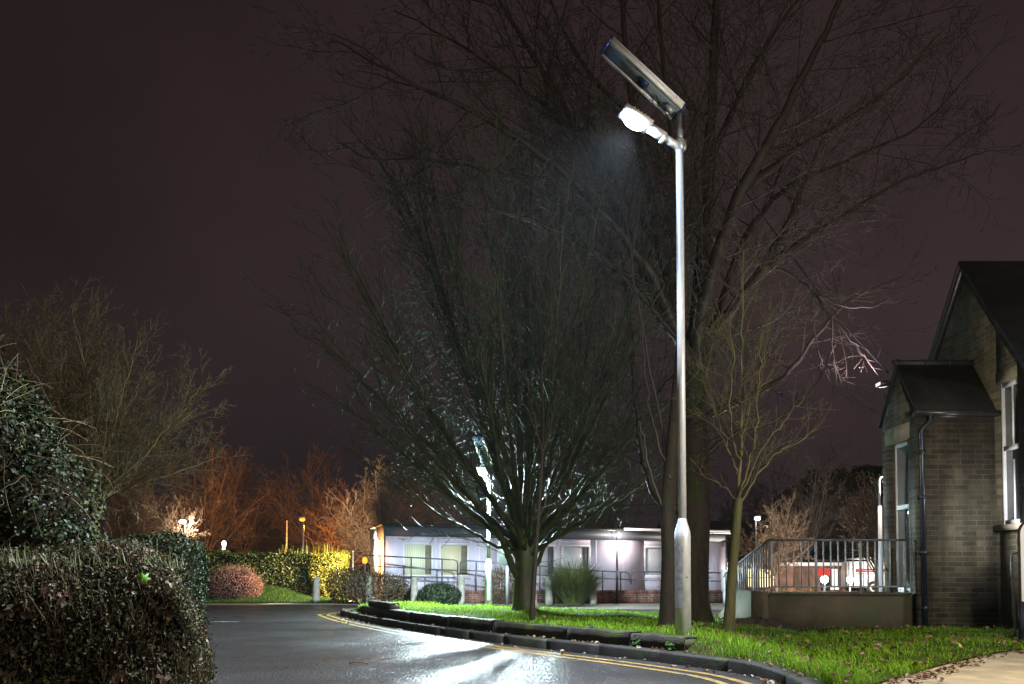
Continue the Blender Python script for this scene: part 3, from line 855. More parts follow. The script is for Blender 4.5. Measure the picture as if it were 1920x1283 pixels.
# ---- hornbeam: short trunk, fan of rising limbs
R = random.Random(3)
hb = P(985, 1147, 14.4); hb = (hb[0], hb[1], lz(hb[0], hb[1]) - 0.05)
t = empty('hornbeam_tree', hb, 'bare low-forking tree with mossy green trunk and dense fan of rising limbs, backlit', 'tree')
tr = trunk_mesh([hb, (hb[0] - .01, hb[1], hb[2] + .5), (hb[0] + .01, hb[1], hb[2] + 1.1), (hb[0] + .0, hb[1], hb[2] + 1.75)], [0.21, 0.19, 0.20, 0.17], 0.07, R)
cr_ = MB()
cfgH = [dict(b=.0055, k=3.6, t0=0.16, ang=(14, 40), ratio=(0.26, 0.5), lmax=2.5),
        dict(n=6, wob=0.05, trop=0.05, curve=0.05, k=5.2, t0=0.1, ang=(22, 55), ratio=(0.25, 0.5), lmax=0.95),
        dict(n=5, wob=0.09, trop=0.03, curve=0.08, k=3.2, t0=0.1, ang=(30, 65), ratio=(0.3, 0.6), lmax=0.42),
        dict(n=4, wob=0.14, trop=0.01, curve=0.1, k=0, t0=0, ang=(0, 1), ratio=(0, 0))]
NL = 40
def proj(p):
    y = p[1] * cos(TH) + (p[2] - CH) * sin(TH); u = -p[1] * sin(TH) + (p[2] - CH) * cos(TH)
    return 960 + F * p[0] / y, 641.5 + SH - F * u / y
for i in range(NL):
    th = radians(6 + 66 * ((i + 0.5) / NL) ** 0.85)
    az = i * 2.399 + R.uniform(-.2, .2)
    L = 6.7 * R.uniform(0.92, 1.03) * (1 - 0.50 * max(0, (th - radians(38)) / radians(34)))
    dx, dy = sin(th) * cos(az), sin(th) * sin(az)
    z0 = hb[2] + 1.0 + 0.75 * (1 - th / 1.3) * R.uniform(0.7, 1.1)
    s = (hb[0] + dx * .1, hb[1] + dy * .1, z0)
    for attempt in range(5):        # limbs grow round the street lamp that stands among them
        pts = [s]; a2 = az + attempt * .09 * (-1) ** attempt
        d = nrm3((sin(th) * cos(a2) * 0.95, sin(th) * sin(a2) * 0.95, cos(th)))
        p = s
        for k in range(6):
            d = nrm3((d[0] + R.gauss(0, .05), d[1] + R.gauss(0, .05), d[2] + R.gauss(0, .03) + 0.055))
            p = (p[0] + d[0] * L / 6, p[1] + d[1] * L / 6, p[2] + d[2] * L / 6); pts.append(p)
        near = min(math.hypot(proj(q_)[0] - 908, proj(q_)[1] - 903) for q_ in catmull(pts, 8))
        if near > 8: break
    limb(cr_, pts, R.uniform(.04, .075) * (1.25 - th * .45), 0.010, cfgH, R, 0.0066, world=True)
# a couple of stout low limbs
limb(cr_, [(hb[0] - .08, hb[1] - .05, hb[2] + .6), P(956, 1050, 14.2), P(940, 1010, 14.0), P(895, 945, 13.8), P(810, 840, 13.6), P(725, 760, 13.6)], .085, .014, cfgH, R, .0048, world=True)
limb(cr_, [(hb[0] + .10, hb[1], hb[2] + .75), P(1014, 1045, 14.5), P(1032, 1000, 14.6), P(1075, 985, 14.8), P(1130, 960, 15)], .055, .012, cfgH, R, .0048, world=True)
limb(cr_, [(hb[0] - .10, hb[1], hb[2] + .9), P(935, 990, 14.6), P(870, 940, 14.7), P(800, 900, 14.8), P(760, 860, 14.9)], .05, .010, cfgH, R, .0048, world=True)
local(tr, hb).build('trunk', M['bark_hornbeam'], t, smooth=True)
local(cr_, hb).build('crown', M['twig_hornbeam'], t, smooth=True)

# ---- big tree behind the lamp post
R = random.Random(5)
bb = P(1299, 1152, 13.4); bb = (bb[0], bb[1], lz(bb[0], bb[1]) - 0.06)
t = empty('large_tree', bb, 'largest bare tree with thick flared trunk and wide arching limbs just behind the lamp post', 'tree')
top = P(1300, 690, 13.5)
tr = trunk_mesh([bb, P(1299, 1060, 13.4), P(1303, 900, 13.45), P(1301, 780, 13.5), top], [0.28, 0.26, 0.24, 0.22, 0.18], 0.16, R)
cr_ = MB()
cfgB = [dict(b=.0062, k=3.1, t0=0.12, ang=(28, 62), ratio=(0.26, 0.5), lmax=3.6),
        dict(n=7, wob=0.07, trop=0.012, curve=0.10, k=4.7, t0=0.12, ang=(25, 60), ratio=(0.28, 0.55), lmax=1.6),
        dict(n=6, wob=0.09, trop=0.025, curve=0.13, k=4.6, t0=0.12, ang=(25, 60), ratio=(0.3, 0.6), lmax=0.75),
        dict(n=4, wob=0.11, trop=0.04, curve=0.12, k=2.4, t0=0.2, ang=(25, 55), ratio=(0.4, 0.8), lmax=.4),
        dict(n=3, wob=0.11, trop=0.04, curve=0.12, k=0, t0=0, ang=(0, 1), ratio=(0, 0))]
D0 = 13.5
limbs = [
    ([(1300, 720, D0), (1312, 560, 13.6), (1324, 400, 13.9), (1332, 230, 14.2), (1342, 20, 14.4), (1350, -260, 14.6)], .17, .05),
    ([(1302, 720, D0), (1322, 560, 13.2), (1389, 360, 12.8), (1449, 256, 12.6), (1503, 147, 12.4), (1563, 30, 12.2), (1640, -150, 12)], .15, .03),
    ([(1306, 740, D0), (1330, 640, 13.6), (1427, 507, 14), (1475, 420, 14.4), (1510, 340, 14.7), (1560, 220, 15)], .13, .02),
    ([(1427, 507, 14), (1500, 455, 14.3), (1590, 400, 14.5), (1680, 345, 14.7), (1770, 310, 14.8), (1850, 285, 14.8)], .07, .012),
    ([(1389, 360, 12.8), (1480, 290, 13), (1580, 230, 13), (1690, 150, 13.2), (1760, 60, 13.2)], .07, .012),
    ([(1296, 700, D0), (1262, 560, 13.9), (1225, 400, 14.3), (1190, 220, 14.6), (1170, 40, 14.8), (1160, -150, 15)], .14, .03),
    ([(1292, 690, D0), (1235, 540, 13), (1150, 420, 12.6), (1040, 310, 12.3), (900, 215, 12), (760, 150, 11.8), (640, 80, 11.7)], .12, .012),
    ([(1150, 420, 12.6), (1060, 380, 12.6), (930, 325, 12.6), (800, 300, 12.5), (700, 300, 12.4), (640, 270, 12.4)], .06, .011),
    ([(1250, 600, 13.2), (1150, 380, 14), (1070, 220, 14.4), (990, 90, 14.7), (900, -60, 15), (840, -160, 15)], .10, .02),
    ([(1280, 650, 13.3), (1170, 520, 13), (1060, 440, 12.6), (950, 400, 12.3), (830, 370, 12), (730, 340, 11.9)], .07, .011),
    ([(1255, 500, 14.6), (1120, 290, 15.2), (1010, 190, 15.5), (870, 90, 15.8), (740, 20, 16)], .08, .012),
    ([(1284, 965, D0), (1232, 930, 13.3), (1205, 850, 13.2), (1190, 730, 13.2), (1180, 600, 13.4), (1165, 470, 13.7)], .10, .02),
    ([(1312, 860, D0), (1381, 812, 13.3), (1450, 790, 13.2), (1520, 740, 13.1), (1560, 660, 13)], .06, .012),
    ([(1310, 790, D0), (1381, 753, 13.8), (1473, 705, 14), (1530, 630, 14.2), (1600, 560, 14.4), (1690, 520, 14.5)], .075, .012),
    ([(1332, 300, 14.1), (1400, 150, 14.8), (1480, 20, 15.2), (1560, -80, 15.5)], .07, .014),
    ([(1190, 220, 14.6), (1100, 130, 14.8), (1040, 20, 15), (1000, -90, 15)], .06, .014),
    ([(1335, 620, 13.7), (1400, 440, 15), (1480, 350, 15.6), (1590, 300, 16), (1720, 240, 16.2), (1800, 160, 16.2)], .08, .012),
]
for pix, r0, r1 in limbs:
    limb(cr_, pix, r0, r1, cfgB, R, 0.0058)
cfgP = [dict(b=.006, k=3.0, t0=0.25, ang=(25, 60), ratio=(0.2, 0.42), lmax=1.0),
        dict(n=6, wob=0.07, trop=0.03, curve=0.10, k=4.2, t0=0.15, ang=(25, 60), ratio=(0.3, 0.55), lmax=.5),
        dict(n=4, wob=0.1, trop=0.04, curve=0.1, k=0, t0=0.1, ang=(0, 1), ratio=(0, 0))]
for pix, r0 in (([(1427, 507, 14), (1470, 510, 13.9), (1520, 545, 13.7), (1560, 600, 13.5), (1605, 650, 13.4), (1645, 705, 13.3), (1662, 760, 13.3)], .035),
                ([(1520, 545, 13.7), (1570, 572, 13.5), (1630, 576, 13.4), (1695, 548, 13.4)], .018),
                ([(1560, 600, 13.5), (1565, 680, 13.5), (1590, 735, 13.4), (1640, 775, 13.4)], .018),
                ([(1520, 545, 13.7), (1530, 640, 13.6), (1555, 715, 13.5), (1600, 755, 13.4), (1645, 768, 13.4)], .016),
                ([(1605, 650, 13.4), (1640, 680, 13.5), (1652, 650, 13.5)], .010)):
    limb(cr_, pix, r0, .006, cfgP, R, .0046, sides=6)
local(tr, bb).build('trunk', M['bark_big'], t, smooth=True)
local(cr_, bb).build('crown', M['twig_big'], t, smooth=True)

# ---- slim tree in front of it
R = random.Random(8)
sb = P(1253, 1172, 9.8); sb = (sb[0], sb[1], lz(sb[0], sb[1]) - 0.04)
t = empty('slim_tree', sb, 'slim straight bare tree standing right against the left side of the lamp post', 'tree')
tr = trunk_mesh([sb, P(1255, 1050, 9.8), P(1252, 940, 9.85), P(1262, 800, 9.9), P(1277, 640, 10), P(1281, 480, 10.2), P(1262, 280, 10.4), P(1238, 60, 10.6), P(1230, -120, 10.8)], [.110, .097, .090, .070, .055, .045, .036, .028, .018], .03, R, 10)
cr_ = MB()
cfgS = [dict(k=1.6, t0=0.35, ang=(22, 48), ratio=(0.2, 0.36), lmax=2.4)] + cfgB[1:]
tp = catmull([P(1262, 800, 9.9), P(1277, 640, 10), P(1281, 480, 10.2), P(1262, 280, 10.4), P(1238, 60, 10.6), P(1230, -120, 10.8)], 5)
kids(cr_, tp, [.07 - .05 * i / len(tp) for i in range(len(tp))], 6.5, 0, cfgS, R, .0042)
for pix in ([(1249, 870, 9.85), (1225, 800, 9.9), (1212, 720, 10), (1205, 600, 10.1)], [(1244, 950, 9.8), (1222, 905, 9.8), (1208, 830, 9.8), (1196, 790, 9.8)],
            [(1258, 900, 9.8), (1210, 640, 10.3), (1180, 460, 10.7), (1150, 250, 11)]):
    limb(cr_, pix, .022, .007, cfgS, R, .0036)
local(tr, sb).build('trunk', M['bark_slim'], t, smooth=True)
local(cr_, sb).build('crown', M['twig_big'], t, smooth=True)

# ---- young tree right of the post
R = random.Random(12)
yb = P(1366, 1177, 9.7); yb = (yb[0], yb[1], lz(yb[0], yb[1]) - 0.03)
t = empty('young_tree', yb, 'young slender tree with smooth olive trunk leaning slightly, between lamp post and steps', 'tree')
tr = trunk_mesh([yb, P(1371, 1100, 9.7), P(1379, 1000, 9.7), P(1385, 935, 9.7)], [.065, .06, .056, .05], .035, R, 12)
cr_ = MB()
cfgY = [dict(b=.0042, k=6.0, t0=0.15, ang=(20, 48), ratio=(0.25, 0.5), lmax=1.0),
        dict(n=6, wob=0.08, trop=0.04, curve=0.08, k=7.5, t0=0.15, ang=(25, 55), ratio=(0.3, 0.55), lmax=.5),
        dict(n=4, wob=0.12, trop=0.03, curve=0.1, k=4.5, t0=0.1, ang=(30, 60), ratio=(0.3, 0.6), lmax=.22),
        dict(n=3, wob=0.14, trop=0.02, curve=0.1, k=0, t0=0, ang=(0, 1), ratio=(0, 0))]
for pix, r0 in (([(1385, 945, 9.7), (1388, 850, 9.7), (1389, 720, 9.7), (1391, 600, 9.7), (1392, 470, 9.7)], .042),
                ([(1384, 935, 9.7), (1405, 870, 9.6), (1418, 790, 9.5), (1422, 700, 9.4), (1428, 620, 9.4)], .028),
                ([(1384, 890, 9.7), (1365, 840, 9.8), (1340, 760, 9.9), (1318, 690, 10), (1300, 600, 10)], .026),
                ([(1386, 948, 9.7), (1420, 890, 9.9), (1460, 850, 10), (1510, 820, 10.1), (1545, 790, 10.2)], .026),
                ([(1386, 930, 9.7), (1425, 850, 9.5), (1470, 790, 9.4), (1510, 740, 9.3)], .024),
                ([(1383, 945, 9.7), (1360, 915, 9.7), (1325, 895, 9.8), (1295, 860, 9.9)], .016),
                ([(1387, 850, 9.7), (1410, 760, 9.9), (1435, 680, 10.1), (1440, 590, 10.2)], .02),
                ([(1387, 860, 9.7), (1370, 780, 9.4), (1375, 680, 9.2), (1368, 600, 9.1)], .02)):
    limb(cr_, pix, r0 * .66, .0042, cfgY, R, .0031, sides=6)
local(tr, yb).build('trunk', M['bark_young'], t, smooth=True)
local(cr_, yb).build('crown', M['twig_young'], t, smooth=True)

# ---- thin sapling in front of the hornbeam
R = random.Random(14)
qb = P(997, 1166, 10.9); qb = (qb[0], qb[1], lz(qb[0], qb[1]) - 0.03)
t = empty('sapling', qb, 'thin leaning sapling stem in front of the mossy hornbeam trunk', 'tree')
tr = trunk_mesh([qb, P(1001, 1100, 10.9), P(1007, 1000, 10.9), P(1014, 900, 10.9), P(1018, 800, 10.9), P(1014, 680, 10.9), P(1012, 540, 10.9)], [.036, .03, .027, .024, .02, .014, .007], .01, R, 8)
cr_ = MB()
for pix, r0 in (([(1016, 860, 10.9), (1035, 790, 10.9), (1045, 720, 11)], .011), ([(1017, 850, 10.9), (1000, 780, 10.8), (985, 700, 10.8)], .010),
                ([(1014, 700, 10.9), (1030, 620, 10.8), (1040, 540, 10.8)], .009), ([(1010, 970, 10.9), (1040, 900, 10.9), (1060, 850, 10.9)], .008)):
    limb(cr_, pix, r0, .004, cfgY, R, .003, sides=5)
local(tr, qb).build('trunk', M['bark_slim'], t, smooth=True)
local(cr_, qb).build('crown', M['twig_big'], t, smooth=True)

# ---- procedural bare trees for the distance
def far_tree(name, base, height, spread, label, mb_, mt, seed, rmin, nl=12, th0=8, th1=60, fork=0.22, dens_=1.0, group=None, droop=0.03, tr_r=None, k3=True, sub=.006):
    R = random.Random(seed)
    t = empty(name, base, label, 'tree', group)
    fz_ = height * fork
    r = tr_r or height * 0.022
    tr = trunk_mesh([base, (base[0], base[1], base[2] + fz_ * .5), (base[0] + R.gauss(0, .05), base[1], base[2] + fz_), (base[0] + R.gauss(0, .1), base[1], base[2] + fz_ * 1.6)], [r * 1.1, r, r * .9, r * .6], r * .4, R, 8)
    cr_ = MB()
    s = height / 8
    cfg = [dict(b=sub, k=2.2 / s * dens_, t0=0.15, ang=(20, 52), ratio=(0.28, 0.5)),
           dict(n=6, wob=0.07, trop=droop, curve=0.1, k=3.2 / s * dens_, t0=0.15, ang=(25, 58), ratio=(0.3, 0.5)),
           dict(n=5, wob=0.1, trop=droop, curve=0.12, k=4.2 / s * dens_, t0=0.1, ang=(25, 60), ratio=(0.35, 0.6)),
           dict(n=4, wob=0.12, trop=droop, curve=0.12, k=0, t0=0, ang=(0, 1), ratio=(0, 0))]
    if not k3: cfg = cfg[:3]; cfg[2] = dict(cfg[2], k=0)
    for i in range(nl):
        th = radians(th0 + (th1 - th0) * ((i + .5) / nl)); az = i * 2.399 + R.uniform(-.3, .3)
        L = (height - fz_) * R.uniform(.75, 1.0) * (1 - (1 - spread) * (th / radians(60)))
        d = nrm3((sin(th) * cos(az), sin(th) * sin(az), cos(th)))
        p = (base[0], base[1], base[2] + fz_ * R.uniform(.85, 1.5)); pts = [p]
        for k in range(5):
            d = nrm3((d[0] + R.gauss(0, .08), d[1] + R.gauss(0, .08), d[2] + R.gauss(0, .05) + .03))
            p = (p[0] + d[0] * L / 5, p[1] + d[1] * L / 5, p[2] + d[2] * L / 5); pts.append(p)
        limb(cr_, pts, r * R.uniform(.22, .38), rmin * 1.4, cfg, R, rmin, world=True, sides=6)
    local(tr, base).build('trunk', mb_, t, smooth=True)
    local(cr_, base).build('crown', mt, t, smooth=True)
    return t

b = P(172, 1000, 17.0)
far_tree('bushy_bare_tree', (b[0], b[1], 0), 6.3, .86, 'round-crowned bare tree with olive branches behind the ivy-covered mound', M['bark_left'], M['twig_left'], 21, .0058, nl=28, th0=4, th1=70, fork=.30, dens_=1.75, sub=.0065)

far_list = [
    (300, 44, 6.0, 'small bare tree left of the white lamp, lower branches lit cream', 'bark_far', 31),
    (385, 52, 9.6, 'tall reddish bare tree behind the white lamp beyond the dark hedge', 'bark_far', 32),
    (455, 58, 9.3, 'thin bare tree between the white lamp and the dark house roof', 'bark_far', 33),
    (596, 56, 9.2, 'bare orange-lit tree right behind the orange lantern', 'bark_far', 34),
    (705, 35, 5.6, 'bright orange bare tree beside the lit end of the cabin', 'bark_far', 35),
    (650, 50, 6.2, 'low orange-brown bare tree behind the golden hedge end', 'bark_far', 36),
    (235, 40, 6.2, 'bare tree just right of the ivy mound, low dim branches', 'bark_far', 37),
    (765, 50, 7.8, 'dark bare tree rising behind the left part of the cabin roof', 'bark_dark', 38),
    (1130, 46, 10.0, 'dark bare tree behind the middle of the cabin roof', 'bark_dark', 39),
    (1505, 44, 8.6, 'dark bare tree with dense twigs behind the low dark-roofed building', 'bark_dark', 40),
    (1455, 40, 4.6, 'small bare tree lit by the lamp above the dark roof', 'bark_far', 41),
    (1644, 31, 4.7, 'bare fan-shaped tree lit warm beside the white hooked pole', 'bark_far', 42),
    (1395, 47, 6.4, 'dark bare tree left of the lamp above the dark roof', 'bark_dark', 43),
    (1590, 50, 8.8, 'dark bare tree behind the warm lit fan-shaped tree', 'bark_dark', 44),
    (1010, 52, 10.4, 'dark bare tree hidden behind the hornbeam, beyond the cabin', 'bark_dark', 45),
    (860, 48, 8.0, 'dark bare tree beyond the cabin roof, left of the second lamp', 'bark_dark', 46),
]
for px, d, hgt, lab, mk, sd in far_list:
    x = (px - 960) / F * d
    far_tree('bare_tree', (x, d, -0.2), hgt, .82, lab, M[mk], M[mk], sd, .0125, nl=16, th0=6, th1=58 if px not in (1644,) else 50, fork=.2 if px != 1644 else .26, dens_=1.3, group='bare trees in the distance')

# dark evergreen right behind the fan-shaped tree
def evergreen(px, d, hgt, wd, lab, seed):
    x = (px - 960) / F * d
    t = empty('evergreen_tree', (x, d, -.2), lab, 'tree', 'evergreens in the distance')
    mb = MB(); mb.tube([(0, 0, 0), (0, 0, hgt * .5), (0, 0, hgt * .95)], [.18, .12, .03], 8); mb.build('trunk', M['bark_dark'], t)
    rs = np.random.default_rng(seed); n = 9000
    z = rs.random(n) ** 0.8; a = rs.random(n) * 6.28
    lob = 1 + .25 * np.sin(3 * a + 9 * z) + .18 * np.sin(5 * a - 14 * z)
    r = wd * np.sqrt(rs.random(n)) * (0.25 + .75 * np.sin(np.pi * np.clip(1 - z, 0.02, 1) ** .8 * .93)) * lob
    c = np.stack([r * np.cos(a), r * np.sin(a), hgt * (.06 + .94 * z)], 1)
    nn = rs.normal(size=(n, 3)); nn[:, 2] += .4
    leaf_mesh(c, nn, .24 + .16 * rs.random(n), 'crown', M['leaf_dark'], t, aspect=.5)
evergreen(1548, 56, 8.6, 3.2, 'tall dark evergreen behind the lamp-lit small tree on the right', 51)
evergreen(1630, 60, 9.4, 3.4, 'broad dark evergreen behind the white hooked pole', 52)
evergreen(770, 64, 8.8, 2.6, 'dark evergreen behind the left corner of the cabin', 53)
evergreen(520, 75, 6.5, 3.0, 'dark rounded evergreen in front of the distant house', 54)

# ------------------------------------------------------------------ solar street lamps
LDIR = nrm3((-0.74, -0.25, 0))
def solar_lamp(base, hp, label, yaw, em, name='solar_street_lamp', seed=0, hdir=1):
    """galvanised column, arm with LED head, tilted solar panel on a spigot"""
    t = empty(name, base, label, 'street lamp', 'solar street lamps', rz=yaw)
    s = MB(); s.lathe([(.084, -.1), (.084, 1.0), (.086, 1.02), (.082, 1.08), (.048, 1.20), (.044, 1.22)], sides=28); s.build('base_section', M['steel'], t, smooth=True)
    s = MB(); s.lathe([(.042, 1.2), (.041, hp * .6), (.039, hp - .02)], sides=24); s.build('column', M['steel'], t, smooth=True)
    d = MB(); 
    # curved inspection door
    vs = []; fs = []
    for k in range(9):
        a = radians(170 + k * 9)
        for rr, zz in ((.0865, .28), (.0865, .93)):
            vs.append((rr * cos(a), rr * sin(a), zz))
    for k in range(8): fs.append((2 * k, 2 * k + 2, 2 * k + 3, 2 * k + 1))
    d.add(vs, fs); dd = d.build('door', M['steel_dull'], t, smooth=True)
    lk = MB(); lk.lathe([(.006, 0), (.006, .004)], sides=10); l_ = lk.build('lock', M['black_plastic'], dd); l_.location = (-.0, -.088, .6); l_.rotation_euler = (pi / 2, 0, 0)
    c = MB(); c.lathe([(.05, hp - .06), (.05, hp + .05), (.046, hp + .06)], sides=20)
    c.obox((0.045, 0, hp), (1, 0, 0), (0, 1, 0), (0, 0, 1), .02, .03, .055)
    c.tube([(.05, -.05, hp - .02), (.05, .05, hp - .02)], .008, 8)
    c.build('bracket', M['steel_dull'], t, smooth=False)
    sp_ = MB(); sp_.lathe([(.036, hp + .05), (.036, hp + .16), (.024, hp + .17), (.024, hp + .44)], sides=16); sp_.build('spigot', M['steel_dull'], t, smooth=True)
    # arm along local -x, rising
    ad_ = nrm3((-1, 0, .42)); an = nrm3((.42, 0, 1))
    def along(k, o=0.0, yy=0.0): return (ad_[0] * k + an[0] * o, yy, hp - .03 + ad_[2] * k + an[2] * o)
    a_ = MB(); a_.obox(along(.11), ad_, (0, 1, 0), an, .10, .032, .026); a_.obox(along(.30), ad_, (0, 1, 0), an, .10, .042, .034)
    a_.obox(along(.21, -.03), ad_, (0, 1, 0), an, .02, .05, .016)
    arm = a_.build('arm', M['alu'], t)
    hd = MB(); hd.obox(along(.57), ad_, (0, 1, 0), an, .17, .10, .022); hd.obox(along(.54, .03), ad_, (0, 1, 0), an, .12, .07, .016)
    for k in range(5): hd.obox(along(.46 + k * .045, .05), ad_, (0, 1, 0), an, .006, .065, .012)
    head = hd.build('lamp_head', M['alu'], t)
    ln = MB()
    # convex diffuser
    vs_ = []; fs_ = []
    for k in range(7):
        ph_ = pi / 2 * k / 6
        for q in range(20):
            a_2 = 2 * pi * q / 20
            u_, v_2, w_ = .14 * sin(ph_) * cos(a_2), .088 * sin(ph_) * sin(a_2), -.024 - .085 * cos(ph_)
            b_2 = along(.58 + u_, w_, v_2); vs_.append(b_2)
    for k in range(6):
        for q in range(20):
            q2 = (q + 1) % 20; fs_.append((k * 20 + q, k * 20 + q2, k * 20 + 20 + q2, k * 20 + 20 + q))
    ln.add(vs_, fs_)
    ln.build('lens', em, head)
    # panel: long axis rises along -x, tilted
    pl = nrm3((-1, 0, .64)); pn = nrm3((.64, 0, 1)); cpt = (-.43, .02, hp + .44 + .20)
    p_ = MB(); p_.obox(cpt, pl, (0, 1, 0), pn, .50, .088, .014); panel = p_.build('solar_panel', M['panel_under'], t)
    g_ = MB(); g_.obox((cpt[0] + pn[0] * .026, cpt[1], cpt[2] + pn[2] * .026), pl, (0, 1, 0), pn, .485, .08, .006); g_.build('solar_cells', M['panel_blue'], panel)
    e_ = MB()
    for sy in (-1, 1):
        e_.obox((cpt[0] + pn[0] * .012, cpt[1] + sy * .101, cpt[2] + pn[2] * .012), pl, (0, 1, 0), pn, .50, .012, .028)
        e_.obox((cpt[0] + pn[0] * .040, cpt[1] + sy * .104, cpt[2] + pn[2] * .040), pl, (0, 1, 0), pn, .50, .017, .005)
        e_.obox((cpt[0] - pn[0] * .018, cpt[1] + sy * .105, cpt[2] - pn[2] * .018), pl, (0, 1, 0), pn, .50, .019, .005)
    e_.build('panel_frame', M['alu'], panel)
    for sx in (-1, 1):
        e_ = MB(); cc = tuple(cpt[i] + pl[i] * .515 * sx + pn[i] * .01 for i in range(3)); e_.obox(cc, pl, (0, 1, 0), pn, .014, .118, .028); e_.build('end_cap', M['panel_blue'], panel)
    j_ = MB(); cc = tuple(cpt[i] - pl[i] * .02 - pn[i] * .028 for i in range(3)); j_.obox(cc, pl, (0, 1, 0), pn, .06, .045, .012); j_.build('junction_box', M['panel_blue'], panel)
    k_ = MB(); cc = tuple(cpt[i] - pl[i] * .40 - pn[i] * .04 for i in range(3)); k_.obox(cc, pl, (0, 1, 0), pn, .05, .03, .025); k_.tube([(0, .02, hp + .42), cc], .016, 8); k_.build('tilt_bracket', M['steel_dull'], t)
    cb_ = MB(); cb_.tube(catmull([along(.12, .03, .02), (-.06, .04, hp + .2), tuple(cpt[i] - pl[i] * .2 - pn[i] * .03 for i in range(3))], 6), .006, 6); cb_.build('cable', M['black_plastic'], t)
    # world position of the LED
    q_ = along(.60, -.14)
    cy_, sy_ = cos(yaw), sin(yaw)
    return (base[0] + q_[0] * cy_ - q_[1] * sy_, base[1] + q_[0] * sy_ + q_[1] * cy_, base[2] + q_[2])

p1 = P(1281, 1190, 8.45); p1 = (p1[0], p1[1], lz(p1[0], p1[1]))
top1 = P(1278, 272, 8.45)[2]
h1 = solar_lamp(p1, top1 - p1[2], 'tall galvanised solar street lamp at the kerb with glaring white LED head and tilted panel', atan2(.25, .74), M['e_lamp'])
spot('lamp_light', h1, (h1[0] - 3.0, h1[1] - .9, 0.0), (0.80, 0.91, 1.0), 9500, 106, 1.0, .10)
point('lamp_spill', h1, (0.55, 0.78, 1.0), 110, .10)
p2 = P(916, 1137, 18.3); p2 = (p2[0], p2[1], 0.05)
hz2 = P(915, 900, 18.3)[2]
h2 = solar_lamp(p2, hz2 - .1, 'pale solar street lamp glaring through the hornbeam branches, by the bollards', radians(76), M['e_lamp_back'])
spot('lamp_light_back', h2, (h2[0], h2[1], 0), (0.76, 0.95, 1.0), 7400, 176, .12, .12)
point('lamp_spill_back', h2, (0.66, 0.95, 1.0), 2300, .12)

# ------------------------------------------------------------------ timber sleepers edging the lawn
inner = offset(kcurve, 0.17); inner2 = offset(kcurve, 0.36)
seg_px = [(678, 768, 0), (770, 838, 0), (840, 925, 0), (927, 1062, 0), (1065, 1180, 0), (1183, 1282, 0)]
def on_inner(px):
    best = None
    for i in range(10, len(inner) - 1):
        a = 960 + F * inner[i][0] / inner[i][1]; b_ = 960 + F * inner[i + 1][0] / inner[i + 1][1]
        if a <= px <= b_:
            f = (px - a) / (b_ - a)
            return tuple(inner[i][k] + (inner[i + 1][k] - inner[i][k]) * f for k in range(2))
    return inner[10][:2]
sl_lab = ['dark retaining timber at the left tip of the lawn, under the stacked short block', 'short dark retaining timber second from the left tip of the lawn',
          'weathered retaining timber with split face, third from the left tip of the lawn', 'long retaining timber lying below the hornbeam trunk',
          'damp mossy retaining timber with a weed in front, below the front edge of grass', 'black retaining timber ending at the foot of the lamp post']
R = random.Random(9)
def sleeper(a, b_, z0, hgt, wd, label, group='retaining timbers along the kerb', cut=False):
    dx, dy = b_[0] - a[0], b_[1] - a[1]; L = sqrt(dx * dx + dy * dy); ang = atan2(dy, dx)
    o = empty('timber_sleeper', (a[0], a[1], z0), label, 'timber', group, rz=ang)
    mb = MB()
    # slightly irregular beam
    n = 14; ring = []
    vs = []; fs = []
    prof = [(0, .0), (0, hgt - .015), (.015, hgt), (wd - .015, hgt), (wd, hgt - .015), (wd, 0)]
    for i in range(n + 1):
        for (yy, zz) in prof:
            vs.append((L * i / n, yy + R.gauss(0, .005), zz + R.gauss(0, .004) * (1 if zz > 0 else 0)))
    m_ = len(prof)
    for i in range(n):
        for k in range(m_):
            k2 = (k + 1) % m_
            fs.append((i * m_ + k, i * m_ + k2, (i + 1) * m_ + k2, (i + 1) * m_ + k))
    fs.append(tuple(range(m_))); fs.append(tuple(n * m_ + k for k in range(m_ - 1, -1, -1)))
    mb.add(vs, fs); mb.build('beam', M['timber'], o)
    cm = MB(); cm.prism([(0.012, .012), (.012, hgt - .02), (wd - .012, hgt - .02), (wd - .012, .012)], L, L + .004, 'x'); cm.build('end_grain', M['timber_cut'] if cut else M['timber'], o)
    return o
for (a, b_, _), lab in zip(seg_px, sl_lab):
    sleeper(on_inner(a), on_inner(b_), .10, .165 + R.uniform(-.012, .012), .19, lab)
a = on_inner(679); b_ = on_inner(728)
sleeper((a[0] + .1, a[1] + .16), (b_[0] + .02, b_[1] + .14), .265, .11, .17, 'short timber block stacked on top at the left tip of the lawn', cut=True)

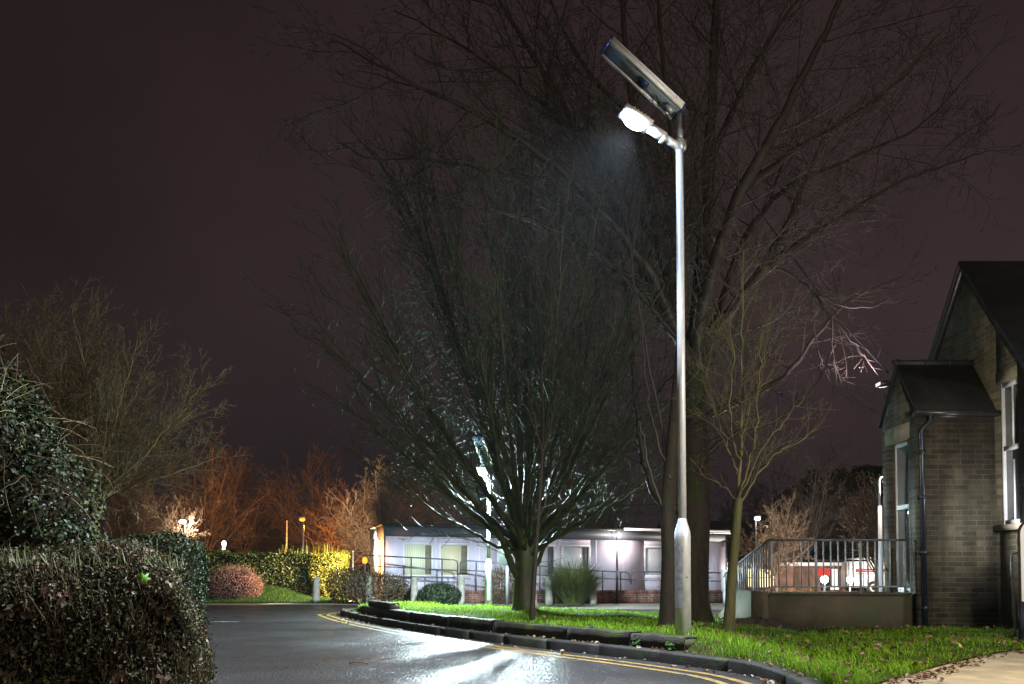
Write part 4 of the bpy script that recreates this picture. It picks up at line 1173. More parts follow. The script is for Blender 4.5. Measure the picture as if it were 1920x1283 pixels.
# ------------------------------------------------------------------ bollards
bol = [(592, 1131, 'concrete bollard by the golden end of the far hedge, furthest left'), (692, 1133, 'concrete bollard in front of the glaring cabin end'),
       (777, 1134, 'concrete bollard just left of the round dark shrub'), (864, 1134, 'concrete bollard between the round dark shrub and the pale lamp column'),
       (1030, 1134, 'concrete bollard left of the tall grass clump, right of the hornbeam trunk'), (1112, 1134, 'concrete bollard right of the tall grass clump')]
first = None
for px, py, lab in bol:
    g = G(px, py, 0.0)
    if first is None:
        first = empty('bollard', g, lab, 'bollard', 'concrete bollards along the yard edge')
        mb = MB(); mb.lathe([(.125, 0), (.125, .1), (.105, .80), (.10, .84), (.088, .875), (.06, .90), (.0, .908)], sides=20); mb.build('post', M['concrete'], first, smooth=True)
        o = first
    else:
        o = first.copy(); COL.objects.link(o); o['label'] = lab
        for ch in first.children:
            c = ch.copy(); COL.objects.link(c); c.parent = o
        o.location = g
    o.rotation_euler = (radians(random.uniform(-1.5, 1.5)), radians(random.uniform(-2.5, 3)), random.uniform(0, 6))
    o.scale = (1, 1, random.uniform(.95, 1.05))

# ------------------------------------------------------------------ cabin
cA = P(720, 1100, 27.5); cB = P(1362, 1100, 32.0)
ca = atan2(cB[1] - cA[1], cB[0] - cA[0]); CL = sqrt((cB[0] - cA[0]) ** 2 + (cB[1] - cA[1]) ** 2)
cab = empty('portable_cabin', (cA[0], cA[1], 0), 'long lilac-white flat-roofed cabin with grey fascia and white framed windows', 'cabin', rz=ca)
CHT = 2.72; CD = 3.0
def cab_s(px):                       # distance along the front wall for a picture column
    r = ((px - 960) / F, 1.0)
    ux, uy = cos(ca), sin(ca)
    det = r[0] * (-uy) - r[1] * (-ux)
    # cA + s*u = k*r
    s = (cA[0] * r[1] - cA[1] * r[0]) / (uy * r[0] - ux * r[1])
    return s
def cab_z(px, py):
    s = cab_s(px); y = cA[1] + s * sin(ca)
    return P(px, py, y)[2]
wins = [(755, 813, 'blind_green'), (823, 880, 'blind_cream'), (932, 962, 'blind_grey'), (1000, 1042, 'blind_grey'), (1053, 1107, 'blind_grey'), (1208, 1264, 'blind_grey'), (1300, 1328, 'blind_grey')]
wz0, wz1 = cab_z(755, 1082), cab_z(755, 1017)
wl_ = []
edges = []
for a, b_, mm_ in wins:
    edges.append((cab_s(a), cab_s(b_), mm_))
fas = 2.28
wall = MB()
s = 0.0
for (s0, s1, _) in edges:
    wall.box(s, s0, 0, .07, .35, fas); s = s1
    wall.box(s0, s1, 0, .07, .35, wz0); wall.box(s0, s1, 0, .07, wz1, fas)
wall.box(s, CL, 0, .07, .35, fas)
wall.box(0, .07, .07, CD, .35, fas); wall.box(CL - .07, CL, .07, CD, .35, fas); wall.box(.07, CL - .07, CD - .07, CD, .35, fas)
wall.build('wall', M['cabin_wall'], cab)
for k in range(1, 12):
    sx = k * CL / 12
    if any(s0 - .03 < sx < s1 + .03 for s0, s1, _ in edges): continue
    jb = MB(); jb.box(sx - .018, sx + .018, -.006, -.001, .35, fas); jb.build('panel_joint', M['upvc'], cab)
fb = MB(); fb.box(-.02, CL + .02, -.04, CD + .02, fas, CHT - .06); fb.build('fascia', M['cabin_fascia'], cab)
fl_ = MB(); fl_.box(cab_s(1166), CL + .05, -.215, -.208, CHT - .07, CHT + .015); fl_.build('flashing', M['upvc'], cab)
rf = MB(); rf.box(-.08, CL + .08, -.12, CD + .08, CHT - .06, CHT + .0); rf.build('roof', M['felt'], cab)
gt = MB(); gt.tube([(-.1, -.15, CHT - .05), (CL + .12, -.15, CHT - .09)], .055, 10)
for k in range(8): gt.box(.6 + k * 1.7, .66 + k * 1.7, -.12, -.035, CHT - .13, CHT - .03)
gt.build('gutter', M['black_plastic'], cab)
for xx_ in (CL - .05, .0):
    dp = MB(); dp.tube([(xx_, -.08, CHT - .1), (xx_, -.08, .4)], .033, 8); dp.build('downpipe', M['tube_dark'], cab)
sk = MB(); sk.box(.05, CL - .05, .05, CD - .05, .0, .35); sk.build('skirt', M['concrete_old'], cab)
for s0, s1, mk in edges:
    fr = MB(); th_ = .075
    fr.box(s0, s1, -.02, .055, wz1 - th_, wz1); fr.box(s0, s1, -.02, .055, wz0, wz0 + th_)
    fr.box(s0, s0 + th_, -.02, .055, wz0 + th_, wz1 - th_); fr.box(s1 - th_, s1, -.02, .055, wz0 + th_, wz1 - th_)
    if s1 - s0 > .9:
        m_ = s0 + (s1 - s0) * .68
    f_ = fr.build('window', M['upvc'], cab)
    pn_ = MB(); pn_.box(s0 + th_, s1 - th_, .03, .04, wz0 + th_, wz1 - th_); pn_.build('pane', M[mk], f_)
    if s1 - s0 > .6:
        bl = MB(); bl.box(s1 - th_ - .22, s1 - th_ - .01, .012, .022, wz0 + th_ + .02, wz1 - th_ - .02); bl.build('open_strip', M['cabin_fascia'] if mk == 'blind_grey' else M['stone'], f_)
    si = MB(); si.box(s0 - .04, s1 + .04, -.07, -.021, wz0 - .045, wz0 - .002); si.build('sill', M['upvc'], f_)
# bulkhead lamps on the cabin
def bulkhead(name, loc, lab, em, rz=0.0, rad=.12, group='bulkhead lamps'):
    o = empty(name, loc, lab, 'lamp', group, rz=rz)
    b0 = MB(); b0.lathe([(rad, 0), (rad, .03), (rad * .9, .04)], sides=16); q_ = b0.build('base', M['upvc'], o, smooth=False); q_.rotation_euler = (pi / 2, 0, 0)
    b0 = MB(); b0.lathe([(rad * .85, .041), (rad * .8, .07), (rad * .5, .10), (rad * .1, .11)], sides=16); q_ = b0.build('diffuser', em, o, smooth=True); q_.rotation_euler = (pi / 2, 0, 0)
    return o
def cabw(s, y, z): return (cA[0] + s * cos(ca) - y * sin(ca), cA[1] + s * sin(ca) + y * cos(ca), z)
sl = cab_s(1160)
w1 = cabw(sl, -.005, cab_z(1160, 1004))
bulkhead('bulkhead_lamp', w1, 'small round bulkhead lamp on the cabin wall right of the tall grass clump', M['e_white'], ca, .09)
pw = cabw(sl, -.55, w1[2] + .02)
point('bulkhead_light', pw, (1.0, .90, .78), 110, .08)
w2 = cabw(-.005, .9, cab_z(720, 1018))
bulkhead('bulkhead_lamp', w2, 'glaring bulkhead lamp on the left end wall of the cabin', M['e_white'], ca - pi / 2, .16)
spot('cabin_end_light', cabw(-.42, 1.0, w2[2] + .05), cabw(-2.2, 3.4, w2[2] - .6), (1.0, .76, .48), 5200, 165, .25, .10)

# brick plinth wall with ramp in front of the cabin
bw0 = P(742, 1131, 26.6)[0]; bw1 = P(1392, 1131, 26.6)[0]
bwz = P(1100, 1107, 26.6)[2]
bwall = empty('brick_wall', (bw0, 26.6, 0), 'low red brick ramp wall with soldier-course top below the cabin', 'wall')
mb = MB(); mb.box(0, bw1 - bw0, 0, .22, 0, bwz - .11); mb.build('brickwork', M['brick_red'], bwall)
M['brick_soldier'] = brick_mat('brick_soldier', (0.34, 0.10, 0.07), (0.24, 0.07, 0.05), (0.32, 0.27, 0.24), bw=.085, rh=.5, ms=.012, offset=0.0)
mb = MB(); mb.box(-.01, bw1 - bw0 + .01, -.012, .23, bwz - .11, bwz); mb.build('coping', M['brick_soldier'], bwall)

# tubular handrails of the ramp
def rail_section(px0, px1, py0, py1, drop, d, lab, round_left=False, round_right=True, legs=3, mid=(.5,), r=.022):
    a = P(px0, py0, d); b_ = P(px1, py1, d + .0)
    o = empty('ramp_handrail', (a[0], a[1], a[2] - drop), lab, 'handrail', 'tubular handrails of the cabin ramp')
    L = b_[0] - a[0]; dz = b_[2] - a[2]
    m_ = MB(); pts = []
    if round_left: pts += [(0, 0, drop * .25), (0, 0, drop - .12), (.035, 0, drop - .035), (.12, 0, drop)]
    else: pts += [(0, 0, drop)]
    if round_right: pts += [(L - .12, 0, drop + dz), (L - .035, 0, drop + dz - .035), (L, 0, drop + dz - .12), (L, 0, .2 + dz)]
    else: pts += [(L, 0, drop + dz)]
    m_.tube(pts, r, 8); m_.build('top_rail', M['tube_dark'], o, smooth=True)
    for f in mid:
        m_ = MB(); m_.tube([(0.0, 0, drop * f), (L, 0, drop * f + dz)], r * .8, 8); m_.build('mid_rail', M['tube_dark'], o, smooth=True)
    for k in range(legs):
        x = L * (k + .5) / legs; zz = drop + dz * (x / L)
        m_ = MB(); m_.tube([(x, 0, zz), (x, 0, bwz - (a[2] - drop) - .02)], r, 8); m_.build('post', M['tube_dark'], o, smooth=True)
    return o
rail_section(684, 858, 1041, 1050, .70, 26.3, 'dark tubular ramp handrail in front of the two left cabin windows', legs=3)
rail_section(863, 1042, 1051, 1063, .62, 26.3, 'dark tubular ramp handrail running behind the lamp column and hornbeam', round_left=True, legs=3)
rail_section(1046, 1180, 1067, 1073, .50, 26.5, 'pale tubular ramp handrail behind the tall grass clump', round_left=False, legs=4)
rail_section(1183, 1385, 1072, 1075, .55, 26.7, 'tubular ramp handrail at the right end of the cabin behind the trunks', round_left=True, round_right=False, legs=4)
rail_section(645, 862, 1080, 1083, .30, 25.9, 'low grey tube rail behind the bollards and round shrub', round_right=True, legs=5)

# slim dark pole before the cabin wall
a = P(1157, 1085, 26.2); b_ = P(1154, 955, 26.2)
o = empty('slim_pole', (a[0], a[1], 0), 'thin black pole rising in front of the warm lit cabin wall', 'pole')
mb = MB(); mb.tube([(0, 0, 0), (0, 0, a[2] + .1), (0, 0, a[2] + .9)], [.05, .045, .022], 8); mb.tube([(0, 0, a[2] + .9), (-.05, 0, b_[2])], .013, 6); mb.build('shaft', M['black_plastic'], o)

# utility cabinet right of the cabin
a = P(1374, 1108, 26.0)
o = empty('utility_cabinet', (a[0], a[1], 0), 'pale utility cabinet with dark louvre at the right end of the brick wall', 'cabinet')
mb = MB(); mb.box(-.28, .28, 0, .4, .40, 1.1, .01); mb.box(-.25, .25, .05, .35, 0, .4); mb.build('body', M['upvc'], o)
mb = MB()
for k in range(4): mb.box(-.2, .2, -.02, -.002, .46 + k * .07, .505 + k * .07)
mb.build('louvre', M['black_plastic'], o)

# road sign seen from behind
a = P(951, 1140, 20.0); b_ = P(951, 1011, 20.0)
o = empty('sign_post', (a[0], a[1], 0.05), 'grey sign plate seen from behind on a grey post, left of the hornbeam trunk', 'sign')
mb = MB(); mb.tube([(0, 0, -.1), (0, 0, b_[2] - .1)], .045, 12); mb.build('post', M['steel_dull'], o, smooth=True)
mb = MB(); mb.box(-.21, .06, -.075, -.06, b_[2] - .70, b_[2], .006); pl_ = mb.build('plate', M['sign_grey'], o)
for zz in (.18, .5):
    mb = MB(); mb.box(-.18, .05, -.06, -.04, b_[2] - .70 + zz, b_[2] - .66 + zz); mb.build('channel', M['steel_dull'], o)

# ------------------------------------------------------------------ plants by the cabin
def arching(n, hgt, wd, m, parent):
    K = 7; az = NR.random(n) * 6.28; r0 = wd * .2 * np.sqrt(NR.random(n))
    L = hgt * (.7 + .65 * NR.random(n)); el = np.radians(90 - 42 * NR.random(n) ** .8); bend = np.radians(30 + 75 * NR.random(n))
    p = np.stack([r0 * np.cos(az), r0 * np.sin(az), np.zeros(n)], 1)
    az2 = az + NR.normal(0, .35, n); side = np.stack([-np.sin(az2), np.cos(az2), np.zeros(n)], 1)
    V = np.zeros((n, K * 2, 3))
    for k in range(K):
        t_ = k / (K - 1); w_ = .011 * (1 - t_ ** 2 * .95)
        V[:, 2 * k] = p - side * w_; V[:, 2 * k + 1] = p + side * w_
        e_ = el - bend * t_ ** 1.6
        p = p + np.stack([np.cos(e_) * np.cos(az2), np.cos(e_) * np.sin(az2), np.sin(e_)], 1) * (L / (K - 1))[:, None]
    q4 = np.array([[2 * k, 2 * k + 1, 2 * k + 3, 2 * k + 2] for k in range(K - 1)])
    f = (np.arange(n)[:, None, None] * K * 2 + q4[None]).reshape(-1, 4)
    return np_obj('blades', V.reshape(-1, 3), f, m, parent)
def clump(px, py, d, hgt, wd, n, lab):
    g = P(px, py, d); o = empty('grass_clump', (g[0], g[1], 0), lab, 'grass clump')
    arching(n, hgt, wd, M['pampas'], o)
clump(1076, 1134, 24.8, 1.30, 1.5, 2400, 'tall arching ornamental grass clump between two bollards in front of the brick wall')
clump(1040, 1134, 25.4, .8, .8, 500, 'smaller ragged grass clump at the left foot of the tall one')

def shrub(name, px, py, d, rx, ry, rz, lab, lm, nl, size, seed, noise=.07, core=True, twigs=0, cm='hedge_core', cz=None, tw_m='stem', cat='shrub'):
    g = P(px, py, d); o = empty(name, (g[0], g[1], 0), lab, cat)
    v_, f_ = ico_blob(0, 0, rz * .82 if cz is None else cz, rx, ry, rz, noise, seed)
    if core:
        c_ = np.array(v_); c_ = c_ * np.array([.86, .86, .9]); np_obj('core', c_, np.array(f_), M[cm], o, smooth=True)
    pt, nn = surf_points(v_, f_, nl)
    dep = NR.random(nl)[:, None] ** 2
    pt = pt * (1 - .16 * dep) + NR.normal(0, .018, (nl, 3)); pt[:, 2] = np.maximum(pt[:, 2], .02)
    leaf_mesh(pt, nn + NR.normal(0, .7, (nl, 3)), size * (.6 + .8 * NR.random(nl)), 'foliage', M[lm], o)
    if twigs:
        tb = MB(); R_ = random.Random(seed)
        p2_, n2_ = surf_points(v_, f_, twigs)
        for q_, w_ in zip(p2_, n2_):
            e_ = (q_[0] + w_[0] * .1 + R_.gauss(0, .06), q_[1] + w_[1] * .1 + R_.gauss(0, .06), q_[2] + .06 + R_.uniform(0, .16))
            s_ = (q_[0] * .6, q_[1] * .6, max(.0, q_[2] * .5))
            mid_ = tuple((s_[i] * .4 + q_[i] * .6) for i in range(3))
            tb.tube([s_, mid_, (q_[0], q_[1], q_[2]), e_], [.008, .006, .005, .003], 3, cap=False)
        tb.build('twigs', M[tw_m], o)
    return o
shrub('round_shrub', 823, 1131, 24.6, .66, .5, .37, 'low rounded dark evergreen shrub between two bollards', 'leaf_dark', 5200, .055, 61, noise=.04)
shrub('scrub_bush', 705, 1130, 25.6, .95, .5, .55, 'straggly brown and green scrub beside the bollard under the cabin end', 'leaf_scrub', 2600, .07, 62, noise=.15, core=False, twigs=240, tw_m='bark_far')
shrub('scrub_bush', 655, 1128, 26.4, .75, .5, .62, 'yellowish ragged bush right of the golden hedge end', 'leaf_scrub', 2600, .07, 63, noise=.14, core=False, twigs=200, tw_m='stem')
shrub('scrub_bush', 750, 1131, 26.1, .5, .35, .42, 'sparse twiggy bush left of the round dark shrub, against the brick wall', 'leaf_scrub', 700, .07, 64, noise=.15, core=False, twigs=160, tw_m='bark_far')
shrub('scrub_bush', 940, 1132, 25.6, .6, .35, .6, 'thin reddish twiggy bush between lamp column and sign post', 'leaf_scrub', 1000, .07, 65, noise=.15, core=False, twigs=200, tw_m='bark_far')
shrub('heather_bush', 437, 1124, 27.6, .98, .7, .66, 'rounded pinkish red winter shrub in front of the dark hedge', 'leaf_red', 9000, .05, 66, noise=.06, twigs=500, tw_m='bark_far')

# far hedge with golden end
hx0, hx1 = P(225, 1100, 30)[0], P(640, 1100, 30)[0]
hh = empty('far_hedge', (hx1, 30.0, 0), 'long clipped hedge across the road, dark green turning golden at its right end', 'hedge')
def hedge_box(x0, x1, y0, y1, z1, nx, ny, nz, rs, nz_amp, rnd=.2):
    """rounded wavy box shell as quads (top + sides)"""
    v_ = []; f_ = []
    def pt(u_, v, w_):
        x = x0 + (x1 - x0) * u_; y = y0 + (y1 - y0) * v; z = z1 * w_
        n_ = nz_amp * (sin(x * 2.3 + y * 1.1) + .6 * sin(x * 5.1 + z * 4) + .5 * sin(z * 6 + y * 3.7))
        # round the edges
        ex = min(u_, 1 - u_) * (x1 - x0); ez = (1 - w_) * z1; ey = min(v, 1 - v) * (y1 - y0)
        for aa, bb_ in ((ex, ez), (ey, ez), (ex, ey)):
            pass
        kx = max(0, 1 - ex / rnd); kz_ = max(0, 1 - ez / rnd); ky = max(0, 1 - ey / rnd)
        if kx + kz_ + ky > 1:
            s_ = 1 - .29 * min(1.0, max(kx * kz_, ky * kz_, kx * ky))
            cx_ = x0 + rnd if u_ < .5 else x1 - rnd; cy_ = y0 + rnd if v < .5 else y1 - rnd; cz_ = z1 - rnd
            if kx > 0: x = cx_ + (x - cx_) * s_
            if ky > 0: y = cy_ + (y - cy_) * s_
            if kz_ > 0: z = cz_ + (z - cz_) * s_
        return (x + n_ * .7, y + n_, max(0.0, z + n_ * w_))
    def grid(fn, na, nb):
        b0 = len(v_)
        for i in range(na + 1):
            for j in range(nb + 1): v_.append(fn(i / na, j / nb))
        for i in range(na):
            for j in range(nb):
                q0 = b0 + i * (nb + 1) + j; f_.append((q0, q0 + nb + 1, q0 + nb + 2, q0 + 1))
    grid(lambda a, b: pt(a, 0, b), nx, nz); grid(lambda a, b: pt(1 - a, 1, b), nx, nz)
    grid(lambda a, b: pt(1, a, b), ny, nz); grid(lambda a, b: pt(0, 1 - a, b), ny, nz)
    grid(lambda a, b: pt(a, b, 1), nx, ny)
    return v_, f_
def hedge(parent, x0, x1, y0, y1, z1, nl, size, lm, amp, part='foliage', cm='hedge_core', rnd=.2, sh=.9, ox=0, oy=0, jitter=.02):
    v_, f_ = hedge_box(x0, x1, y0, y1, z1, 40, 10, 14, None, amp, rnd)
    v_ = np.array(v_)
    ctr = np.array([(x0 + x1) / 2, (y0 + y1) / 2, 0]); ins = np.array([1 - .14 / (x1 - x0), 1 - .14 / (y1 - y0), 1 - .07 / z1])
    np_obj('core', (v_ - ctr) * ins + ctr, np.array(f_), M[cm], parent, smooth=True)
    pt, nn = surf_points(v_, f_, nl)
    pt = pt - nn * (.07 * NR.random(nl)[:, None] ** 1.5) + NR.normal(0, jitter, (nl, 3)) + nn * .015
    pt[:, 2] = np.maximum(pt[:, 2], .01)
    leaf_mesh(pt, nn * .8 + NR.normal(0, .6, (nl, 3)), size * (.6 + .8 * NR.random(nl)), part, M[lm], parent)
    return v_, f_
hzt = P(450, 1036, 30)[2]
hedge(hh, hx0 - hx1, -1.1, 0, 1.3, hzt, 16000, .075, 'leaf_hedge_far', .06)
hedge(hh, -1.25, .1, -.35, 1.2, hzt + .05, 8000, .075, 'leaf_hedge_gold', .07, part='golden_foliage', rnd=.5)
sp_n = 60
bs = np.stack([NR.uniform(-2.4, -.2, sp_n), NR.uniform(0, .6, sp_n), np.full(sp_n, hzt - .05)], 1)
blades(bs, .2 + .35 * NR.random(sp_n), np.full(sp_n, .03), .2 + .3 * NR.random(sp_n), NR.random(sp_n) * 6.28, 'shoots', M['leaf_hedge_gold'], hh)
# grass verge before it
vm = MB(); 
vx0, vx1 = P(380, 1130, 29)[0], P(640, 1130, 28)[0]
vs = []; fs = []
for i in range(25):
    for j in range(7):
        x = vx0 + (vx1 - vx0) * i / 24; y = 26.3 + 3.8 * j / 6
        vs.append((x, y, .02 + .5 * (j / 6) ** 1.3 * math.exp(-((i - 9) / 6.0) ** 2) + .02 * j / 6))
for i in range(24):
    for j in range(6): fs.append((i * 7 + j, i * 7 + 7 + j, i * 7 + 8 + j, i * 7 + j + 1))
vm.add(vs, fs); struct(vm.build('verge', M['lawn'], smooth=True))
pt, nn = surf_points(vs, fs, 16000)
n = len(pt)
gv = blades(pt, .06 + .06 * NR.random(n), np.full(n, .012), .3 + .5 * NR.random(n), NR.random(n) * 6.28, 'verge_grass', M['leaf_weed'])
tag(gv, 'rough grass of the small bank below the far hedge', 'grass', kind='stuff')

# ------------------------------------------------------------------ near hedge and ivy mound on the left
nh = empty('near_hedge', (-3.5, 5.4, 0), 'dense clipped privet hedge in the near left corner with brown dead leaves caught in it', 'hedge', rz=radians(24))
# local frame: x along hedge (right end about 1.35), y away
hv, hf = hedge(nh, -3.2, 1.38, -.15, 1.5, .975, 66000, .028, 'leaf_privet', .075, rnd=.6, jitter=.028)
nb_ = 900
pt, nn = surf_points(hv, hf, 9000)
sel = (nn[:, 1] < -.3)
pt, nn = pt[sel], nn[sel]
cl = NR.integers(0, len(pt), 60)
k_ = np.concatenate([np.argsort(((pt - pt[c]) ** 2).sum(1))[:7] for c in cl])
bp_ = pt[k_] + nn[k_] * .02
leaf_mesh(bp_, nn[k_] + NR.normal(0, .6, (len(bp_), 3)), .045 + .035 * NR.random(len(bp_)), 'dead_leaves', M['leaf_brown'], nh, aspect=.75, fold=.4)
p9, n9 = surf_points(hv, hf, 1500); leaf_mesh(p9 + n9 * .02, n9 + NR.normal(0, .6, p9.shape), .035 + .03 * NR.random(len(p9)), 'large_leaves', M['leaf_scrub'], nh, aspect=.7)
tb = MB(); R = random.Random(4)
for i in range(2200):
    k = R.randrange(len(pt)); q_ = pt[k]
    L = R.uniform(.06, .22); lean = (R.gauss(0, .25), R.gauss(-.1, .15))
    q0 = (q_[0], q_[1] - .0 + .02, max(.0, q_[2] - L * .5)); 
    tb.tube([q0, (q0[0] + lean[0] * L * .4, q0[1] - .02 + lean[1] * L * .4, q0[2] + L * .5), (q0[0] + lean[0] * L, q0[1] - .03 + lean[1] * L, q0[2] + L)], [.0035, .003, .002], 3, cap=False)
tb.build('twigs', M['stem'], nh)
tb = MB()
for i in range(700):
    x = R.uniform(-3.1, 1.2); y = R.uniform(-.1, 1.4); z = .93 + R.uniform(-.02, .03); L = R.uniform(.04, .10) * (2 if R.random() < .15 else 1)
    tb.tube([(x, y, z), (x + R.gauss(0, .02), y + R.gauss(0, .02), z + L)], [.003, .0015], 3, cap=False)
tb.build('shoots', M['stem_green'], nh)['kind'] = 'stuff'

# lobed leaves (maple type) as single things
def maple(name, loc, size, rot, lab, m, cat='leaf', group=None):
    o = empty(name, loc, lab, cat, group)
    pr = []
    lob = [(0, 1.0), (20, .5), (45, .85), (68, .42), (100, .7), (140, .32), (175, .28)]
    ang = [(a, r) for a, r in lob] + [(360 - a, r) for a, r in lob[::-1][0:6]]
    vs = [(0, 0, 0)] + [(r * size * sin(radians(a)), r * size * cos(radians(a)), .12 * size * (r ** 2) * (1 if i % 2 else -1)) for i, (a, r) in enumerate(ang)]
    n_ = len(ang)
    vs2 = [(x, y, z - .0015) for x, y, z in vs]
    b_ = len(vs)
    fs_ = [(0, 1 + (i + 1) % n_, 1 + i) for i in range(n_)] + [(b_, b_ + 1 + i, b_ + 1 + (i + 1) % n_) for i in range(n_)] + [(1 + i, 1 + (i + 1) % n_, b_ + 1 + (i + 1) % n_, b_ + 1 + i) for i in range(n_)]
    mb = MB(); mb.add(vs + vs2, fs_); q_ = mb.build('blade', m, o)
    st = MB(); st.tube([(0, 0, 0), (0, -size * .3, .004), (.01, -size * .7, 0)], .0018, 5); s_ = st.build('stalk', M['stem_green'], o)
    o.rotation_euler = rot
    return o
lp = P(268, 1087, 5.28)
maple('maple_leaf', lp, .062, (radians(70), radians(35), radians(10)), 'bright green lobed leaf stuck on the front of the near hedge', M['leaf_bright'])
lp = G(1802, 1212, lz(*G(1802, 1212, .1)[:2]) + .05)
maple('maple_leaf', lp, .055, (radians(55), 0, radians(30)), 'pale yellow-green lobed leaf standing in the grass near the path', M['leaf_yellow'])

# taller hedge stub behind the near hedge
hs = empty('stub_hedge', (-4.3, 8.6, 0), 'short taller piece of dark hedge behind the near hedge, below the ivy', 'hedge')
hedge(hs, -1.5, .58, 0, 1.2, 1.28, 15000, .04, 'leaf_ivy', .05, rnd=.25)

# overgrown ivy mound
ivb = P(20, 1000, 7.6); ivb = (ivb[0], ivb[1], 0)
iv = empty('ivy_mound', ivb, 'tall overgrown mound of dark glossy ivy tangled with pale dry stems on the left edge', 'ivy')
vv, ff = [], []
for (x, y, z, rx, ry, rz_, sd) in ((-.25, .1, 1.0, .85, .8, 1.75, 71), (-.9, .2, 1.5, 1.0, .8, 1.75, 72), (.26, -.02, 1.42, .50, .55, .70, 73), (.38, 0, .75, .52, .6, .75, 74), (-.05, 0, 1.9, .5, .5, .6, 75)):
    a_, b2 = ico_blob(x, y, z, rx, ry, rz_, .09, sd)
    o_ = len(vv); vv += a_; ff += [tuple(k + o_ for k in q_) for q_ in b2]
va = np.array(vv)
ctr = np.array([-.25, .1, 1.0])
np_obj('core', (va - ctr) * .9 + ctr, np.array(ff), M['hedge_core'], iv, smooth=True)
pt, nn = surf_points(vv, ff, 46000)
pt = pt - nn * (.12 * NR.random(len(pt))[:, None] ** 1.4) + NR.normal(0, .03, pt.shape) + nn * .03
patch_ = np.sin(pt[:, 0] * 4 + pt[:, 2] * 3) + np.cos(pt[:, 2] * 5 - pt[:, 0] * 2)
kk = (pt[:, 2] > .02) & ((patch_ > -.2) | (NR.random(len(pt)) < .3))
pt, nn = pt[kk], nn[kk]
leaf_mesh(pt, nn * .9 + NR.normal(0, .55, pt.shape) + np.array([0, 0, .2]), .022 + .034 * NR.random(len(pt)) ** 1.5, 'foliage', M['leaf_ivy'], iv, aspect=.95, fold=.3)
R = random.Random(6); tb = MB()
p2_, n2_ = surf_points(vv, ff, 420)
for q_, w_ in zip(p2_, n2_):
    if w_[1] > .4 or q_[2] < .3: continue
    s_ = tuple(q_[i] + w_[i] * .05 for i in range(3)); pts = [s_]; d = nrm3((R.gauss(0, .6), R.gauss(-.1, .3), R.gauss(.1, .7)))
    p = s_
    for k in range(7):
        d = nrm3((d[0] + R.gauss(0, .25) , d[1] + R.gauss(0, .2), d[2] + R.gauss(0, .25) - .05))
        p = (p[0] + d[0] * .09, p[1] + d[1] * .09, p[2] + d[2] * .09); pts.append(p)
    tb.tube(pts, [.006 * (1 - .08 * k) for k in range(len(pts))], 4, cap=False)
tb.build('stems', M['stem'], iv, smooth=True)
# dry whips and straw on top
tb = MB()
for i in range(200):
    x = R.uniform(-1.6, .35); z = 2.45 + R.uniform(-.2, .45) - max(0, x + .6) * .8; p = (x, R.uniform(-.5, .3), z); pts = [p]
    d = nrm3((R.gauss(.2, .6), R.gauss(0, .3), R.uniform(-.1, .8)))
    for k in range(7):
        d = nrm3((d[0] + R.gauss(0, .15), d[1] + R.gauss(0, .15), d[2] - .12))
        p = (p[0] + d[0] * .10, p[1] + d[1] * .1, p[2] + d[2] * .10); pts.append(p)
    tb.tube(pts, [.006 * (1 - .1 * k) for k in range(len(pts))], 4, cap=False)
tb.build('dry_stems', M['straw'], iv, smooth=True)

# weeds along the timbers
def weed(px, py, z, s, lab):
    g = G(px, py, z); n_ = 46
    o = empty('weed', g, lab, 'weed', 'weeds along the kerb')
    az = NR.random(n_) * 6.28; r = s * .6 * NR.random(n_) ** .7; zz = s * (1 - (r / s)) * NR.random(n_) * 1.1
    c = np.stack([r * np.cos(az), r * np.sin(az) * .7, zz + .02], 1)
    leaf_mesh(c, np.stack([np.cos(az) * .5, np.sin(az) * .5 - .4, np.ones(n_) * .7], 1), s * (.25 + .25 * NR.random(n_)), 'leaves', M['leaf_weed'], o, aspect=.6)
    st = MB()
    for q_ in c[:18]: st.tube([(0, 0, -.01), (q_[0] * .5, q_[1] * .5, q_[2] * .8), tuple(q_)], .0025, 4)
    st.build('stems', M['stem_green'], o)
weed(1106, 1201, .115, .17, 'leafy green weed growing between kerb and timber, below the front grass')
weed(1265, 1219, .115, .13, 'small dark weed at the foot of the last timber by the lamp post')
weed(1195, 1213, .115, .09, 'tiny weed between the two larger weeds on the kerb')

g = G(668, 1244, .012); mb = MB(); mb.tube([(-.07, 0, 0), (-.02, .02, .012), (.04, .01, .008), (.12, -.02, 0)], .006, 5); mb.tube([(-.02, .02, .012), (-.05, .08, .02)], .004, 5)
tw = mb.build('twig', M['stem']); tw.location = g; tag(tw, 'small broken twig lying on the wet road', 'twig')
# fallen leaves (stuff)
nL = 520
gi = NR.integers(0, len(base), 6000)
cand = base[gi]
wgt = ((cand[:, 0] > 2.2) & (cand[:, 1] < 12.2)) * 1.0 + .05
prob = NR.random(len(cand)) < wgt * .10
cpos = cand[prob] + np.array([0, 0, .045])
leaf_o = leaf_mesh(cpos, NR.normal(0, .5, cpos.shape) + np.array([0, -.3, .8]), .03 + .05 * NR.random(len(cpos)), 'fallen_leaves', M['leaf_fallen'], aspect=.85, fold=.5)
tag(leaf_o, 'brown fallen leaves scattered on the lawn', 'leaves', kind='stuff')
